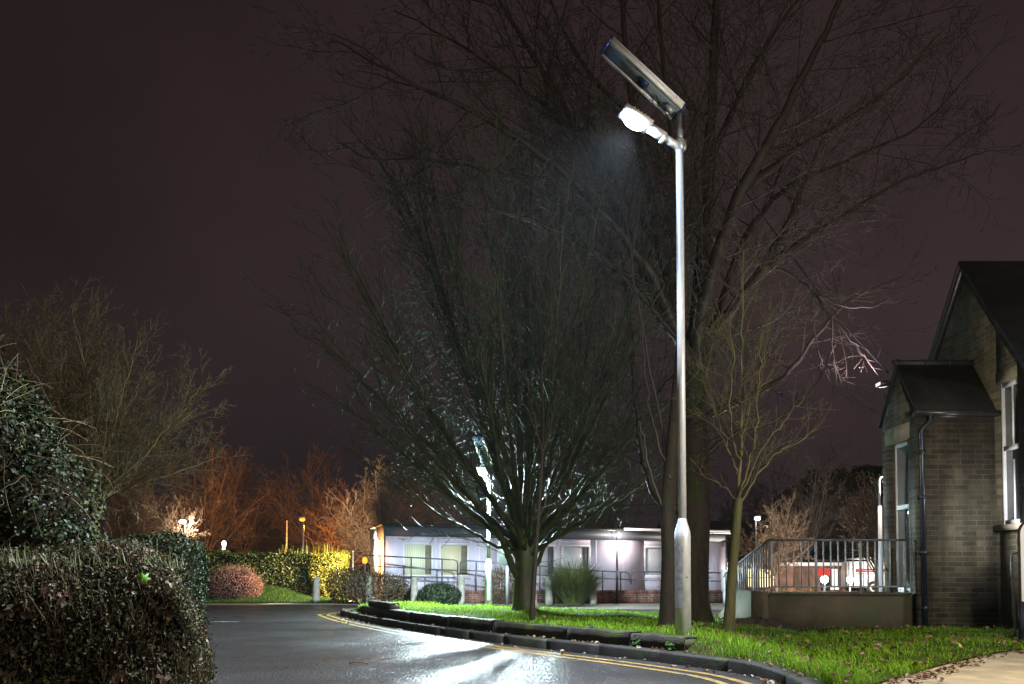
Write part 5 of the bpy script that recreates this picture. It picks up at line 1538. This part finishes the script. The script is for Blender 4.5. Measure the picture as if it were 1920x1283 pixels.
# leaf litter in the gutter and on the path edge
g_ = []
for i in range(260):
    k = random.randrange(12, len(kcurve) - 1); f = random.random()
    o_ = random.choice([-.03 - abs(random.gauss(0, .09)), .05 + random.random() * .08])
    off_ = offset(kcurve, o_)
    g_.append((off_[k][0] * (1 - f) + off_[k + 1][0] * f, off_[k][1] * (1 - f) + off_[k + 1][1] * f, .012 if o_ < 0 else kz[k] + .01))
for i in range(330):
    k = random.randrange(len(pe) - 1); f = random.random()
    g_.append((pe[k][0] * (1 - f) + pe[k + 1][0] * f + abs(random.gauss(0, .1)), pe[k][1] * (1 - f) + pe[k + 1][1] * f - abs(random.gauss(0, .1)), .068))
for i in range(70):
    a_ = G(random.uniform(630, 730), random.uniform(1156, 1172), .01); g_.append((a_[0], a_[1], .014))
g_ = np.array(g_)
lo = leaf_mesh(g_, NR.normal(0, .35, g_.shape) + np.array([0, 0, 1]), .025 + .04 * NR.random(len(g_)), 'leaf_litter', M['leaf_fallen'], aspect=.8, fold=.4)
tag(lo, 'wet leaf litter along the kerb, gutter and path edge', 'leaves', kind='stuff')

# ------------------------------------------------------------------ brick hall and porch on the right
PY0 = 12.25
X1 = P(1721, 1000, PY0)[0]; PY1 = PY0 * 1.092
X2 = P(1869, 1000, PY0)[0]
ez = P(1800, 776, PY0)[2]; rz_ = P(1750, 690, (PY0 + PY1) / 2)[2]
pc = (PY0 + PY1) / 2
gz = 0.0
porch = empty('brick_porch', (X1, PY0, 0), 'small gabled brick porch with slate roof and black drainpipe, projecting from the hall', 'porch')
def sub(mb): return local(mb, (X1, PY0, 0))
# opening of the doorway in the left gable
dy0, dy1 = PY0 + .27, PY1 - .20
dz0, dz1 = .61, P(1695, 826, PY0 + .4)[2]
wm = MB()
wm.box(X1, X2, PY0, PY0 + .2, -.1, ez)                      # front wall
wm.box(X1 + .2, X2, PY1 - .2, PY1, -.1, ez)                 # rear wall
wm.prism([(PY0 + .2, -.1), (dy0, -.1), (dy0, dz1 + .26), (PY0 + .2, dz1 + .26)], X1, X1 + .2)
wm.prism([(dy1, -.1), (PY1, -.1), (PY1, dz1 + .26), (dy1, dz1 + .26)], X1, X1 + .2)
wm.prism([(dy0, -.1), (dy1, -.1), (dy1, dz0), (dy0, dz0)], X1 + .001, X1 + .2)
wm.prism([(PY0 + .2, dz1 + .26), (PY1, dz1 + .26), (PY1, ez), (pc, rz_ - .02), (PY0 + .2, ez + .12)], X1, X1 + .2)
sub(wm).build('wall', M['brick_stock'], porch)
lm_ = MB(); lm_.box(X1 - .012, X1 + .19, PY0 + .205, PY1 - .1, dz1, dz1 + .257); sub(lm_).build('lintel', M['stone'], porch)
# glazed door inside the opening
dm = MB()
dm.box(X1 + .10, X1 + .15, dy0, dy0 + .06, dz0, dz1); dm.box(X1 + .10, X1 + .15, dy1 - .06, dy1, dz0, dz1)
dm.box(X1 + .10, X1 + .15, dy0 + .06, dy1 - .06, dz1 - .06, dz1); dm.box(X1 + .10, X1 + .15, dy0 + .06, dy1 - .06, dz0 + 1.35, dz0 + 1.42); dm.box(X1 + .10, X1 + .15, dy0 + .06, dy1 - .06, dz0, dz0 + .08)
dr = sub(dm).build('door', M['white_paint'], porch)
dm = MB(); dm.box(X1 + .12, X1 + .135, dy0 + .06, dy1 - .06, dz0 + .08, dz1 - .06); sub(dm).build('pane', M['glass_dark'], dr)
yt = MB(); yt.box(X1 + .085, X1 + .099, dy0 + .02, dy0 + .12, dz0 + .36, dz0 + .58); sub(yt).build('yellow_tag', M['yellow_tag'], dr)
st_ = MB(); st_.box(X1 - .05, X1 + .16, dy0 - .05, dy1 + .05, dz0 - .06, dz0 - .002); sub(st_).build('threshold', M['stone'], porch)
# roof slabs
rm_ = MB()
ov = .06
sl_ = (rz_ - ez) / (pc - PY0)
def slab(mb, ya, za, yb_, zb, x0, x1, th_=.05):
    mb.prism([(ya, za), (yb_, zb), (yb_, zb + th_), (ya, za + th_)], x0, x1)
slab(rm_, PY0 - ov, ez - ov * sl_ * .9 + .08, pc, rz_ + .03, X1 - .03, X2 + .12)
slab(rm_, pc, rz_ + .03, PY1 + ov, ez - ov * sl_ * .9 + .08, X1 - .03, X2 + .12)
rf_ = sub(rm_).build('roof', M['slate'], porch)
rd = MB(); rd.tube([(X1 - .07, pc, rz_ + .075), (X2 + .1, pc, rz_ + .075)], .055, 8)
for k in range(4): rd.tube([(X1 - .02 + k * .42, pc, rz_ + .078), (X1 + .02 + k * .42, pc, rz_ + .078)], .064, 8)
sub(rd).build('ridge', M['slate'], rf_)
gt = MB(); gt.tube([(X1 - .08, PY0 - .09, ez + .0), (X2 + .02, PY0 - .09, ez - .01)], .05, 10); gt.box(X1 - .05, X2, PY0 - .035, PY0 - .003, ez - .06, ez + .06); sub(gt).build('gutter', M['black_plastic'], porch)
dpx = P(1728, 1000, PY0)[0]
dp = MB(); dp.tube(catmull([(dpx + .12, PY0 - .09, ez - .03), (dpx + .11, PY0 - .09, ez - .14), (dpx + .0, PY0 - .06, ez - .26), (dpx, PY0 - .06, ez - .42)], 5) + [(dpx, PY0 - .06, .02)], .036, 12)
for zz in (.35, 1.2, 2.05, 2.75): dp.lathe([(.046, 0), (.046, .06)], (dpx, PY0 - .06, zz), 12); dp.box(dpx - .075, dpx + .075, PY0 - .03, PY0 - .004, zz + .012, zz + .05)
dpo = sub(dp).build('drainpipe', M['black_iron'], porch, smooth=False)

# main hall: gable wall faces left
hall = empty('brick_hall', (X2, pc, 0), 'large brick hall with steep slate roof and tall white sash window behind the porch', 'hall')
apz = P(1820, 500, PY0 * 1.055)[2]
hpc = X2 * F / (1820 - 960)
hyF, hyB = hpc - 2.55, hpc + 2.55
ezh = apz - 2.55 * 1.33
def gz_at(y): return apz - abs(y - hpc) * 1.33
wy1 = X2 * F / (1876 - 960); wy0 = X2 * F / (1915 - 960)
wz1_ = P(1880, 722, wy1)[2]; wz0_ = P(1885, 985, wy1)[2]
hm = MB()
def hsub(mb): return local(mb, (X2, pc, 0))
hm.prism([(wy1, -.1), (hyB, -.1), (hyB, ezh), (hpc, apz), (wy1, gz_at(wy1))] if wy1 < hpc else [(wy1, -.1), (hyB, -.1), (hyB, ezh), (wy1, gz_at(wy1))], X2, X2 + .3)
hm.prism([(hyF, -.1), (wy0, -.1), (wy0, gz_at(wy0)), (hyF, ezh)], X2, X2 + .3)
hm.prism([(wy0, -.1), (wy1, -.1), (wy1, wz0_), (wy0, wz0_)], X2, X2 + .3)
hm.prism([(wy0, wz1_ + .18), (wy1, wz1_ + .18), (wy1, gz_at(wy1)), (wy0, gz_at(wy0))], X2, X2 + .3)
hm.box(X2 + .3, X2 + 9, hyF, hyF + .3, -.1, ezh); hm.box(X2 + .3, X2 + 9, hyB - .3, hyB, -.1, ezh)
hsub(hm).build('wall', M['brick_gable'], hall)
rl = MB(); rl.box(X2 - .01, X2 + .29, wy0, wy1, wz1_, wz1_ + .178); hsub(rl).build('lintel', M['stone'], hall)
wmn = MB(); f_ = .055
wmn.box(X2 + .05, X2 + .13, wy1 - f_, wy1, wz0_, wz1_); wmn.box(X2 + .05, X2 + .13, wy0, wy0 + f_, wz0_, wz1_)
mzz = wz0_ + (wz1_ - wz0_) * .52
for zz in (wz0_, mzz, wz1_ - .07): wmn.box(X2 + .05, X2 + .13, wy0 + f_, wy1 - f_, zz, zz + .07)
for zz in (wz0_ + .07, mzz + .07): wmn.box(X2 + .07, X2 + .11, (wy0 + wy1) / 2 - .012, (wy0 + wy1) / 2 + .012, zz, zz + (wz1_ - wz0_) * .42)
win = hsub(wmn).build('window', M['white_paint'], hall)
pn_ = MB(); pn_.box(X2 + .09, X2 + .10, wy0 + f_, wy1 - f_, wz0_ + .07, wz1_ - .07); hsub(pn_).build('pane', M['glass_dark'], win)
si = MB(); si.box(X2 - .06, X2 + .2, wy0 - .06, wy1 + .06, wz0_ - .09, wz0_ - .002); hsub(si).build('sill', M['stone'], win)
rm_ = MB()
slab(rm_, hyF - .25, ezh - .25 * 1.33 + .04, hpc, apz + .04, X2 - .10, X2 + 9, .07); slab(rm_, hpc, apz + .04, hyB + .25, ezh - .25 * 1.33 + .04, X2 - .10, X2 + 9, .07)
hsub(rm_).build('roof', M['slate'], hall)
vg = MB(); slab(vg, hyF - .2, ezh - .2 * 1.33 - .06, hpc, apz - .06, X2 - .07, X2 - .003, .10); slab(vg, hpc, apz - .06, hyB + .2, ezh - .2 * 1.33 - .06, X2 - .07, X2 - .003, .10); hsub(vg).build('bargeboard', M['black_plastic'], hall)

# dark floodlight under the porch gable, turned to the tree
fl = P(1664, 724, PY1 - .15)
fo = empty('floodlight', (X1 - .02, PY1 - .32, fl[2]), 'small black floodlight fixed high on the porch gable', 'lamp')
mb = MB(); mb.box(-.18, -.02, -.10, .10, -.05, .02, .01); mb.build('housing', M['black_plastic'], fo)
mb = MB(); mb.tube([(0.0, 0, .03), (-.06, 0, .05), (-.10, 0, .02)], .014, 6); mb.build('bracket', M['black_plastic'], fo)
mb = MB(); mb.box(-.186, -.181, -.08, .08, -.04, .01); mb.build('lens', M['e_pale'], fo)
spot('floodlight_light', (X1 - .26, PY1 - .32, fl[2]), P(1590, 650, 13.4), (1.0, .78, .84), 520, 105, .8, .05)

# overhead cable from the porch up to the left
a = P(1666, 700, PY1); b_ = P(1535, 548, 14.2); c_ = P(1290, 205, 17.5); d_ = P(1150, -20, 20)
mb = MB(); mb.tube(catmull([a, b_, c_, d_], 10), .013, 5); mb.v = [(x - a[0], y - a[1], z - a[2]) for x, y, z in mb.v]
ov_ = mb.build('overhead_cable', M['black_plastic']); ov_.location = a
tag(ov_, 'black overhead cable rising from the porch gable up past the solar panel', 'cable')

# white board with rounded corner at the right edge, and bent tube beside it
bx = P(1909, 1000, 9.8)[0]
nbd = empty('notice_board', (bx, 9.8, .05), 'white upright board with rounded black-edged corner, cut by the right edge of the photo', 'board')
zt = P(1909, 972, 9.8)[2] - .05
def rrect(x0, x1, z0, z1, r, n_=8):
    out = []
    for cx_, cz_, a0 in ((x1 - r, z0 + .02, -90), (x1 - r, z1 - r, 0), (x0 + r, z1 - r, 90), (x0 + .02, z0 + .02, 180)):
        rr = r if cz_ > z0 + .1 else .02
        if rr == .02: cx_ = x1 - .02 if cx_ > (x0 + x1) / 2 else x0 + .02
        for k in range(n_ + 1):
            a_ = radians(a0 + 90 * k / n_); out.append((cx_ + rr * cos(a_), cz_ + rr * sin(a_)))
    return out
mb = MB(); mb.prism(rrect(.012, .50, .5, zt - .012, .19), -.03, .03, 'y'); mb.build('face_panel', M['white_paint'], nbd)
mb = MB(); mb.prism(rrect(.0, .512, .49, zt, .2), -.022, .022, 'y'); mb.build('edge_trim', M['black_plastic'], nbd)
mb = MB(); mb.box(.0, .5, -.035, .035, -.05, .488); mb.build('skirt', M['black_iron'], nbd)
a = P(1898, 1036, 10.6); b_ = P(1903, 1152, 10.6)
tbx = empty('bent_handrail', (b_[0], b_[1], 0), 'thin pale bent tube handrail beside the white board', 'handrail')
mb = MB(); zt = a[2]; mb.tube([(0, 0, 0), (-.03, 0, zt - .08), (-.01, 0, zt - .02), (.06, 0, zt), (.8, 0, zt)], .017, 8); mb.tube([(.8, 0, 0), (.8, 0, zt)], .017, 8); mb.build('tube', M['rail_paint'], tbx, smooth=True)
# lamp beyond the right edge, on the hall gable, whose light falls on board, wall and path
bulkhead('bulkhead_lamp', (X2 - .005, 11.25, 1.75), 'bulkhead lamp on the hall gable just beyond the right edge of the photo', M['e_white'], -pi / 2, .10)
point('gable_light', (X2 - .22, 11.25, 1.72), (.95, .97, 1.0), 50, .08)
lpx, lpy = 5.0, 5.2
o = empty('path_lamp', (lpx, lpy, .04), 'short lamp post beside the path, just outside the right edge of the photo', 'street lamp')
mb = MB(); mb.tube([(0, 0, 0), (0, 0, 2.6)], [.05, .04], 12); mb.build('post', M['steel_dull'], o, smooth=True)
mb = MB(); mb.tube([(0, 0, 2.55), (-.02, 0, 2.85), (-.15, 0, 2.9), (-.3, 0, 2.88)], .022, 8); mb.lathe([(.13, 2.76), (.10, 2.84), (.03, 2.88)], (-.3, 0, 0), 16); mb.build('hood', M['steel_dull'], o)
mb = MB(); mb.lathe([(.03, 2.72), (.09, 2.74), (.10, 2.755)], (-.3, 0, 0), 16); mb.build('lamp_glass', M['e_white'], o)
point('path_light', (lpx - .3, lpy, 2.62), (1.0, .90, .74), 1150, .12)

# ------------------------------------------------------------------ landing with steps and railings
LX0, LX1, LY0, LY1, LZ = 4.0, X1 - .055, PY0 + .12, PY0 + 1.35, P(1560, 1112, PY0 + .12)[2]
ld = empty('entrance_landing', (LX0, LY0, 0), 'stained concrete landing with steps in front of the porch door', 'landing')
mb = MB(); mb.box(0, LX1 - LX0, 0, LY1 - LY0, -.1, LZ - .03); mb.build('block', M['concrete_old'], ld)
mb = MB(); mb.box(-.02, LX1 - LX0, -.025, LY1 - LY0, LZ - .03, LZ); mb.build('slab', M['concrete_old'], ld)
for k in range(4):
    mb = MB(); y0 = LY1 - LY0 + .34 * k + .001; mb.box(.0, 1.15, y0, y0 + .338, -.1, LZ - .125 * (k + 1)); mb.build('step', M['concrete_old'], ld)
mb = MB()
mb.prism([(0.0, -.1), (LY1 - LY0 + 1.36, -.1), (LY1 - LY0 + 1.36, .16), (LY1 - LY0, LZ + .02), (0, LZ + .02)], -.13, -.021, 'x')
mb.build('side_wall', M['concrete_old'], ld)

rzt = P(1560, 1012, LY0)[2]
rl = empty('landing_railing', (LX0, LY0, LZ), 'grey steel railing of upright bars on the landing, sloping down the steps at its left', 'railing')
RH = rzt - LZ
def bars(xs, y, thick=()):
    for i, x in enumerate(xs):
        t_ = .017 if i in thick else .0072
        mb = MB(); mb.box(x - t_, x + t_, y - .012, y + .012, 0.0 if i in thick else .10, RH - .02); mb.build('post' if i in thick else 'bar', M['rail_paint'], rl)
nb = 19
xs = [.05 + (LX1 - LX0 - .12) * k / (nb - 1) for k in range(nb)]
bars(xs, .05, (0, 6, 12, 18))
mb = MB(); mb.box(.0, LX1 - LX0 - .03, .025, .075, RH - .02, RH + .012); mb.build('top_rail', M['tube_dark'], rl)
mb = MB(); mb.box(.03, LX1 - LX0 - .05, .04, .06, .085, .11); mb.build('bottom_rail', M['rail_paint'], rl)
# run down the steps
yl = LY1 - LY0; ye = yl + 1.45; drop = .52
def zdrop(y): return 0 if y < .15 else -drop * (y - .15) / (ye - .15)
for k in range(1, 22):
    y = ye * k / 21; zd = zdrop(y)
    th_ = .02 if k in (7, 14, 21) else .008
    mb = MB(); mb.box(.02, .044, y - th_, y + th_, zd + (.08 if th_ < .01 else -.05), RH - .02 + zd); mb.build('post' if th_ > .01 else 'bar', M['rail_paint'], rl)
mb = MB(); mb.tube([(.03, .05, RH), (.03, .15, RH), (.03, ye, RH - drop), (.03, ye + .08, RH - drop - .06)], .02, 8); mb.build('top_rail', M['tube_dark'], rl, smooth=True)
mb = MB(); mb.tube([(.03, .15, .08), (.03, ye, .08 - drop)], .012, 8); mb.build('bottom_rail', M['rail_paint'], rl, smooth=True)
# rear railing
rr_ = empty('rear_railing', (LX0 + 1.2, LY1, LZ), 'plain steel rail along the back of the landing', 'railing')
mb = MB(); mb.tube([(0, 0, 0), (0, 0, RH - .35), (.03, 0, RH - .3), (LX1 - LX0 - 1.3, 0, RH - .3)], .016, 8); mb.build('top_rail', M['tube_dark'], rr_, smooth=True)
for k in range(4):
    mb = MB(); mb.tube([(.3 + k * .25, 0, 0), (.3 + k * .25, 0, RH - .3)], .008, 6); mb.build('bar', M['rail_paint'], rr_)

# heap of soil and leaves at the foot of the steps
g0 = P(1415, 1165, 12.2)
v_, f_ = ico_blob(0, 0, 0, .6, .3, .12, .22, 81, 48, 24); v_ = [(x + random.gauss(0, .012), y + random.gauss(0, .012), z + random.gauss(0, .012)) for x, y, z in v_]
so = np_obj('soil_heap', np.array(v_), np.array(f_), M['earth'], smooth=True); so.location = (g0[0], g0[1], lz(g0[0], g0[1]) - .02)
tag(so, 'low dark heap of soil at the left foot of the landing wall', 'soil')

# ------------------------------------------------------------------ right background
def flat_building():
    d = 42.0
    x0, x1 = P(1345, 1083, d)[0], P(1720, 1083, d)[0]
    zt = P(1500, 1057, d)[2]
    o = empty('low_brick_building', (x0, d, 0), 'low flat-roofed brick building with white fascia and lit windows behind the railing', 'building')
    mb = MB(); mb.box(0, x1 - x0, 0, 6, -1, zt - .12); mb.build('wall', M['brick_far'], o)
    mb = MB(); mb.box(-.2, x1 - x0 + .2, -.25, 6.2, zt - .12, zt + .06); mb.build('fascia', M['upvc'], o)
    def rect(px0, px1, py0, py1, em, nm, y=-.03, bars_=0):
        a = P(px0, py1, d); b_ = P(px1, py0, d)
        mb = MB(); mb.box(a[0] - x0, b_[0] - x0, y, -.004, a[2], b_[2]); q_ = mb.build(nm, em, o)
        if bars_:
            fm = MB()
            for k in range(bars_ + 1):
                xx = a[0] - x0 + (b_[0] - a[0]) * k / bars_; fm.box(xx - .03, xx + .03, y - .03, y - .002, a[2], b_[2])
            for zz in (a[2], (a[2] + b_[2]) / 2, b_[2]): fm.box(a[0] - x0, b_[0] - x0, y - .028, y - .003, zz - .025, zz + .025)
            fm.build('frame', M['upvc'], q_)
        return q_
    rect(1401, 1451, 1066, 1101, M['e_warm'], 'window', bars_=5)
    rect(1362, 1392, 1064, 1075, M['e_warm'], 'window', bars_=2)  # glowing panel added to brighten this end of the frontage
    rect(1557, 1572, 1067, 1106, M['e_pale'], 'doorway')
    rect(1533, 1556, 1066, 1080, M['e_red'], 'red_panel', y=-.06)
    rect(1582, 1604, 1067, 1080, M['e_red'], 'red_panel', y=-.06)
    rect(1538, 1556, 1083, 1108, M['glass_dark'], 'window'); rect(1585, 1603, 1083, 1108, M['glass_dark'], 'window')
    return o, x0, d
lb, lx0, ld_ = flat_building()
for px, lab in ((1546, 'glaring white low lamp in front of the left red panel of the low building'), (1595, 'glaring white low lamp in front of the right red panel, beside the van')):
    q_ = P(px, 1087, 35.0)
    o = empty('yard_lamp', (q_[0], q_[1], 0), lab, 'lamp', 'low yard lamps')
    mb = MB(); mb.tube([(0, .05, 0), (0, .05, q_[2] - .12)], .04, 8); mb.build('post', M['steel_dull'], o, smooth=True)
    v_, f_ = ico_blob(0, 0, q_[2], .17, .13, .17, 0, 1, 18, 10); mb = MB(); mb.add(v_, f_); mb.build('lamp_glass', M['e_white'], o, smooth=True)
    point('yard_light', (q_[0], q_[1] + .4, q_[2] + .05), (1, .90, .80), 1300, .12)
# white van
def van():
    d = 39.2; x0 = P(1604, 1083, d)[0]; L = 4.6; 
    o = empty('white_van', (x0, d, 0), 'white van with red stripes along its side, parked behind the railing', 'van')
    prof = [(.0, .35), (.0, 1.2), (.12, 1.75), (.5, 1.85), (3.1, 1.85), (3.7, 1.3), (4.45, 1.1), (4.6, .85), (4.6, .35)]
    mb = MB(); mb.prism(prof, 0, 1.75, 'y'); mb.build('body', M['car_white'], o)
    mb = MB(); mb.box(.02, 3.2, -.012, -.002, 1.10, 1.28); mb.box(.02, 3.2, -.012, -.002, 1.0, 1.05); mb.build('stripe', M['car_red'], o)
    mb = MB(); mb.prism([(2.2, 1.3), (3.55, 1.3), (3.05, 1.72), (2.2, 1.72)], -.012, -.002, 'y'); mb.build('side_window', M['glass_dark'], o)
    wx = P(1638, 1100, d)[0] - x0
    for xx in (wx, wx + 2.6):
        mb = MB(); mb.lathe([(.2, -.1), (.32, -.09), (.34, -.05), (.34, .06), (.32, .1), (.2, .1)], sides=24); wh = mb.build('wheel', M['rubber'], o, smooth=False); wh.location = (xx, .06, .34); wh.rotation_euler = (pi / 2, 0, 0)
        mb = MB(); mb.lathe([(.2, .0), (.2, .115), (.14, .12), (.12, .09), (.05, .10)], sides=20); rm2 = mb.build('rim', M['alu'], wh)
    return o
van()
# white hooked pole
a = P(1652, 1105, 24.5); b_ = P(1652, 895, 24.5)
o = empty('hooked_pole', (a[0], a[1], 0), 'white lit pole with small hooked top left of the brick porch', 'pole')
mb = MB(); mb.tube([(0, 0, 0), (0, 0, b_[2] - .9)], [.075, .055], 12); mb.tube([(0, 0, b_[2] - .9), (0, 0, b_[2] - .08), (.03, 0, b_[2]), (.10, 0, b_[2] + .02), (.15, 0, b_[2] - .03), (.155, 0, b_[2] - .1)], .032, 10); mb.build('shaft', M['upvc'], o, smooth=True)
mb = MB(); mb.lathe([(.05, b_[2] - .16), (.06, b_[2] - .13), (.03, b_[2] - .10)], (.155, 0, 0), 12); mb.build('lamp_glass', M['e_pale'], o)  # lamp at the hook is added, to light pole, tree and van
point('hook_fill_light', (a[0] + .155, a[1] - .1, b_[2] - .3), (1, .84, .68), 150, .06)
# timber bench
a = P(1500, 1110, 33)
o = empty('bench', (a[0], a[1], 0), 'long yellow-lit timber bench behind the railing', 'bench')
mb = MB(); mb.box(-.75, .75, 0, .4, .42, .50); mb.build('seat', M['wood_lit'], o)
for xx in (-.6, 0, .6):
    mb = MB(); mb.box(xx - .05, xx + .05, .05, .35, 0, .42); mb.build('leg', M['wood_lit'], o)
# dark roofed building
d = 56.0
x0 = P(1330, 1060, d)[0]; x1 = P(1475, 1060, d)[0]; zr = P(1400, 978, d + 2)[2]; zee = P(1400, 1008, d)[2]
o = empty('dark_roofed_building', (x0, d, 0), 'dark low building with a shallow dark roof between the cabin and the railing', 'building')
mb = MB(); mb.box(-3, (x1 - x0) * .86, .25, 5.5, 0, zee); mb.build('wall', M['roof_far'], o)
mb = MB(); mb.add([(-3, 0, zee), (x1 - x0, 0, zee), (x1 - x0, 6, zee), (-3, 6, zee), (-3, 3, zr + .1), ((x1 - x0) * .55, 3, zr + .1)], [(0, 1, 5, 4), (1, 2, 5), (2, 3, 4, 5), (3, 0, 4), (3, 2, 1, 0)]); mb.build('roof', M['slate'], o)
# lamp above it
def lantern(px, py, d, lab, em, power, col, cat='street lamp', poleto=0.0, hw=.16, swan=True, mat_='steel_dull', soft=.1, aim=(0, 4, -.6)):
    q_ = P(px, py, d)
    o = empty('lamp_post', (q_[0], q_[1], poleto), lab, cat, 'lamp posts in the distance')
    h_ = q_[2] - poleto
    mb = MB(); mb.tube([(.0, .25, 0), (.0, .25, h_ * .6), (0, .25, h_ + .12)], [.06, .05, .04], 10); mb.tube([(0, .25, h_ + .12), (0, 0, h_ + .14)], .03, 8); mb.build('post', M[mat_], o, smooth=True)
    mb = MB(); mb.box(-hw * 1.1, hw * 1.1, -.18, .14, h_ + .09, h_ + .17, .02); hd = mb.build('hood', M['steel_dull'], o)
    v_, f_ = ico_blob(0, -.03, h_ + .01, hw, .14, .10, 0, 1, 16, 8); mb = MB(); mb.add(v_, f_); mb.build('lamp_glass', em, hd, smooth=True)
    spot('post_light', (q_[0] + .1, q_[1] + .3, q_[2] - .2), (q_[0] + aim[0], q_[1] + aim[1], q_[2] + aim[2]), col, power, 172, .35, soft)
lantern(343, 979, 42, 'white lantern among cream-lit branches beyond the dark hedge', M['e_white'], 1500, (1, .84, .66), hw=.19)
lantern(567, 975, 43, 'orange street lantern glowing beyond the golden hedge end', M['e_orange'], 6000, (1, .34, .05), hw=.16)
lantern(1420, 973, 41, 'white lamp shining above the dark low roof on the right', M['e_white'], 420, (1, .86, .62), hw=.15, aim=(2.5, -.6, -.8))
# short white lit marker lamp
q_ = P(420, 1019, 43)
o = empty('lit_post', (q_[0], q_[1], 0), 'short pale post with bright top right of the white lantern', 'lamp')
mb = MB(); mb.tube([(0, 0, 0), (0, 0, q_[2] - .15)], .075, 10); mb.build('post', M['upvc'], o)
mb = MB(); mb.lathe([(.08, q_[2] - .15), (.10, q_[2] - .05), (.10, q_[2] + .06), (.04, q_[2] + .12)], sides=12); mb.build('lamp_glass', M['e_white'], o)
point('post_light', (q_[0], q_[1] - .4, q_[2]), (1, .8, .55), 110, .08)
# orange lamp beside cabin end
q_ = P(684, 1051, 27.0)
o = empty('bollard_lamp', (q_[0], q_[1], 0), 'small orange glowing lamp on a thin post behind the second bollard', 'lamp')
mb = MB(); mb.tube([(0, 0, 0), (0, 0, q_[2] - .1)], .03, 8); mb.build('post', M['tube_dark'], o)
mb = MB(); mb.lathe([(.06, q_[2] - .1), (.085, q_[2] - .03), (.085, q_[2] + .06), (.03, q_[2] + .11)], sides=12); mb.build('lamp_glass', M['e_orange'], o)
spot('orange_light', (q_[0] - .1, q_[1] + .15, q_[2] + .05), (q_[0] - 1.5, q_[1] + 5, q_[2] + .8), (1, .34, .05), 900, 165, .4, .08)
# thin mast
for px, py, d, lab in ((538, 978, 46, 'thin bare metal mast left of the orange lantern'), (662, 1035, 33, 'thin grey mast behind the scrub left of the cabin end')):
    q_ = P(px, py, d); o = empty('mast', (q_[0], q_[1], 0), lab, 'mast'); mb = MB(); mb.tube([(0, 0, 0), (0, 0, q_[2])], [.05, .035], 8); mb.lathe([(.05, q_[2]), (.03, q_[2] + .06)], sides=8); mb.build('shaft', M['steel_dull'], o)
# distant houses
def house(px0, px1, py_e, py_r, d, lab, wm_, rm__, chim=()):
    x0 = P(px0, 1083, d)[0]; x1 = P(px1, 1083, d)[0]; ze = P(px0, py_e, d)[2]; zr = P(px0, py_r, d + 3)[2]
    o = empty('house', (x0, d, -.3), lab, 'house', 'distant houses')
    mb = MB(); mb.box(0, x1 - x0, 0, 6, -.5, ze); mb.build('wall', M[wm_], o)
    mb = MB(); w_ = x1 - x0; mb.add([(-.3, -.3, ze - .1), (w_ + .3, -.3, ze - .1), (w_ + .3, 6.3, ze - .1), (-.3, 6.3, ze - .1), (-.3, 3, zr), (w_ + .3, 3, zr)], [(0, 1, 5, 4), (2, 3, 4, 5), (1, 2, 5), (3, 0, 4), (3, 2, 1, 0)]); rf = mb.build('roof', M[rm__], o)
    for cxp in chim:
        xx = P(cxp, 1083, d + 3)[0] - x0; mb = MB(); mb.box(xx - .35, xx + .35, 2.6, 3.4, zr - .6, zr + 1.0); mb.lathe([(.13, zr + 1.0), (.10, zr + 1.3)], (xx, 3, 0), 10); mb.build('chimney', M[wm_], rf)
house(462, 545, 1010, 976, 64, 'dark distant house with chimney beyond the far hedge', 'roof_far', 'roof_far', (517,))
house(498, 560, 1040, 1025, 50, 'small house with orange-lit tiled roof behind the golden hedge end', 'roof_orange', 'roof_orange')
house(300, 400, 1040, 1005, 70, 'low dim house behind the white lantern', 'brick_far', 'roof_far')

# ------------------------------------------------------------------ haze added to stand in for lens glow round the lamps
HZ = True
if HZ:
    hm = MB(); hm.box(-120, 120, -12, 130, -1.3, 26)
    m, nt, out = nodes('glow_haze')
    pv = N(nt, 'ShaderNodeVolumePrincipled')
    pv.inputs['Color'].default_value = (.75, .87, 1.0, 1); pv.inputs['Density'].default_value = 0.00015
    pv.inputs['Anisotropy'].default_value = 0.25
    nt.links.new(pv.outputs[0], out.inputs['Volume'])
    hz = hm.build('haze', m)
    tag(hz, 'thin haze added for the glow around the lamps', 'haze', kind='stuff')

# ------------------------------------------------------------------ render settings
scene.view_settings.view_transform = 'Standard'
scene.view_settings.look = 'None'
scene.view_settings.exposure = 0.0
scene.view_settings.gamma = 1.0
cy = scene.cycles
cy.use_denoising = True
cy.max_bounces = 5; cy.diffuse_bounces = 2; cy.glossy_bounces = 2; cy.transmission_bounces = 2; cy.volume_bounces = 0
cy.transparent_max_bounces = 4
cy.sample_clamp_indirect = 3.0
cy.caustics_reflective = False; cy.caustics_refractive = False
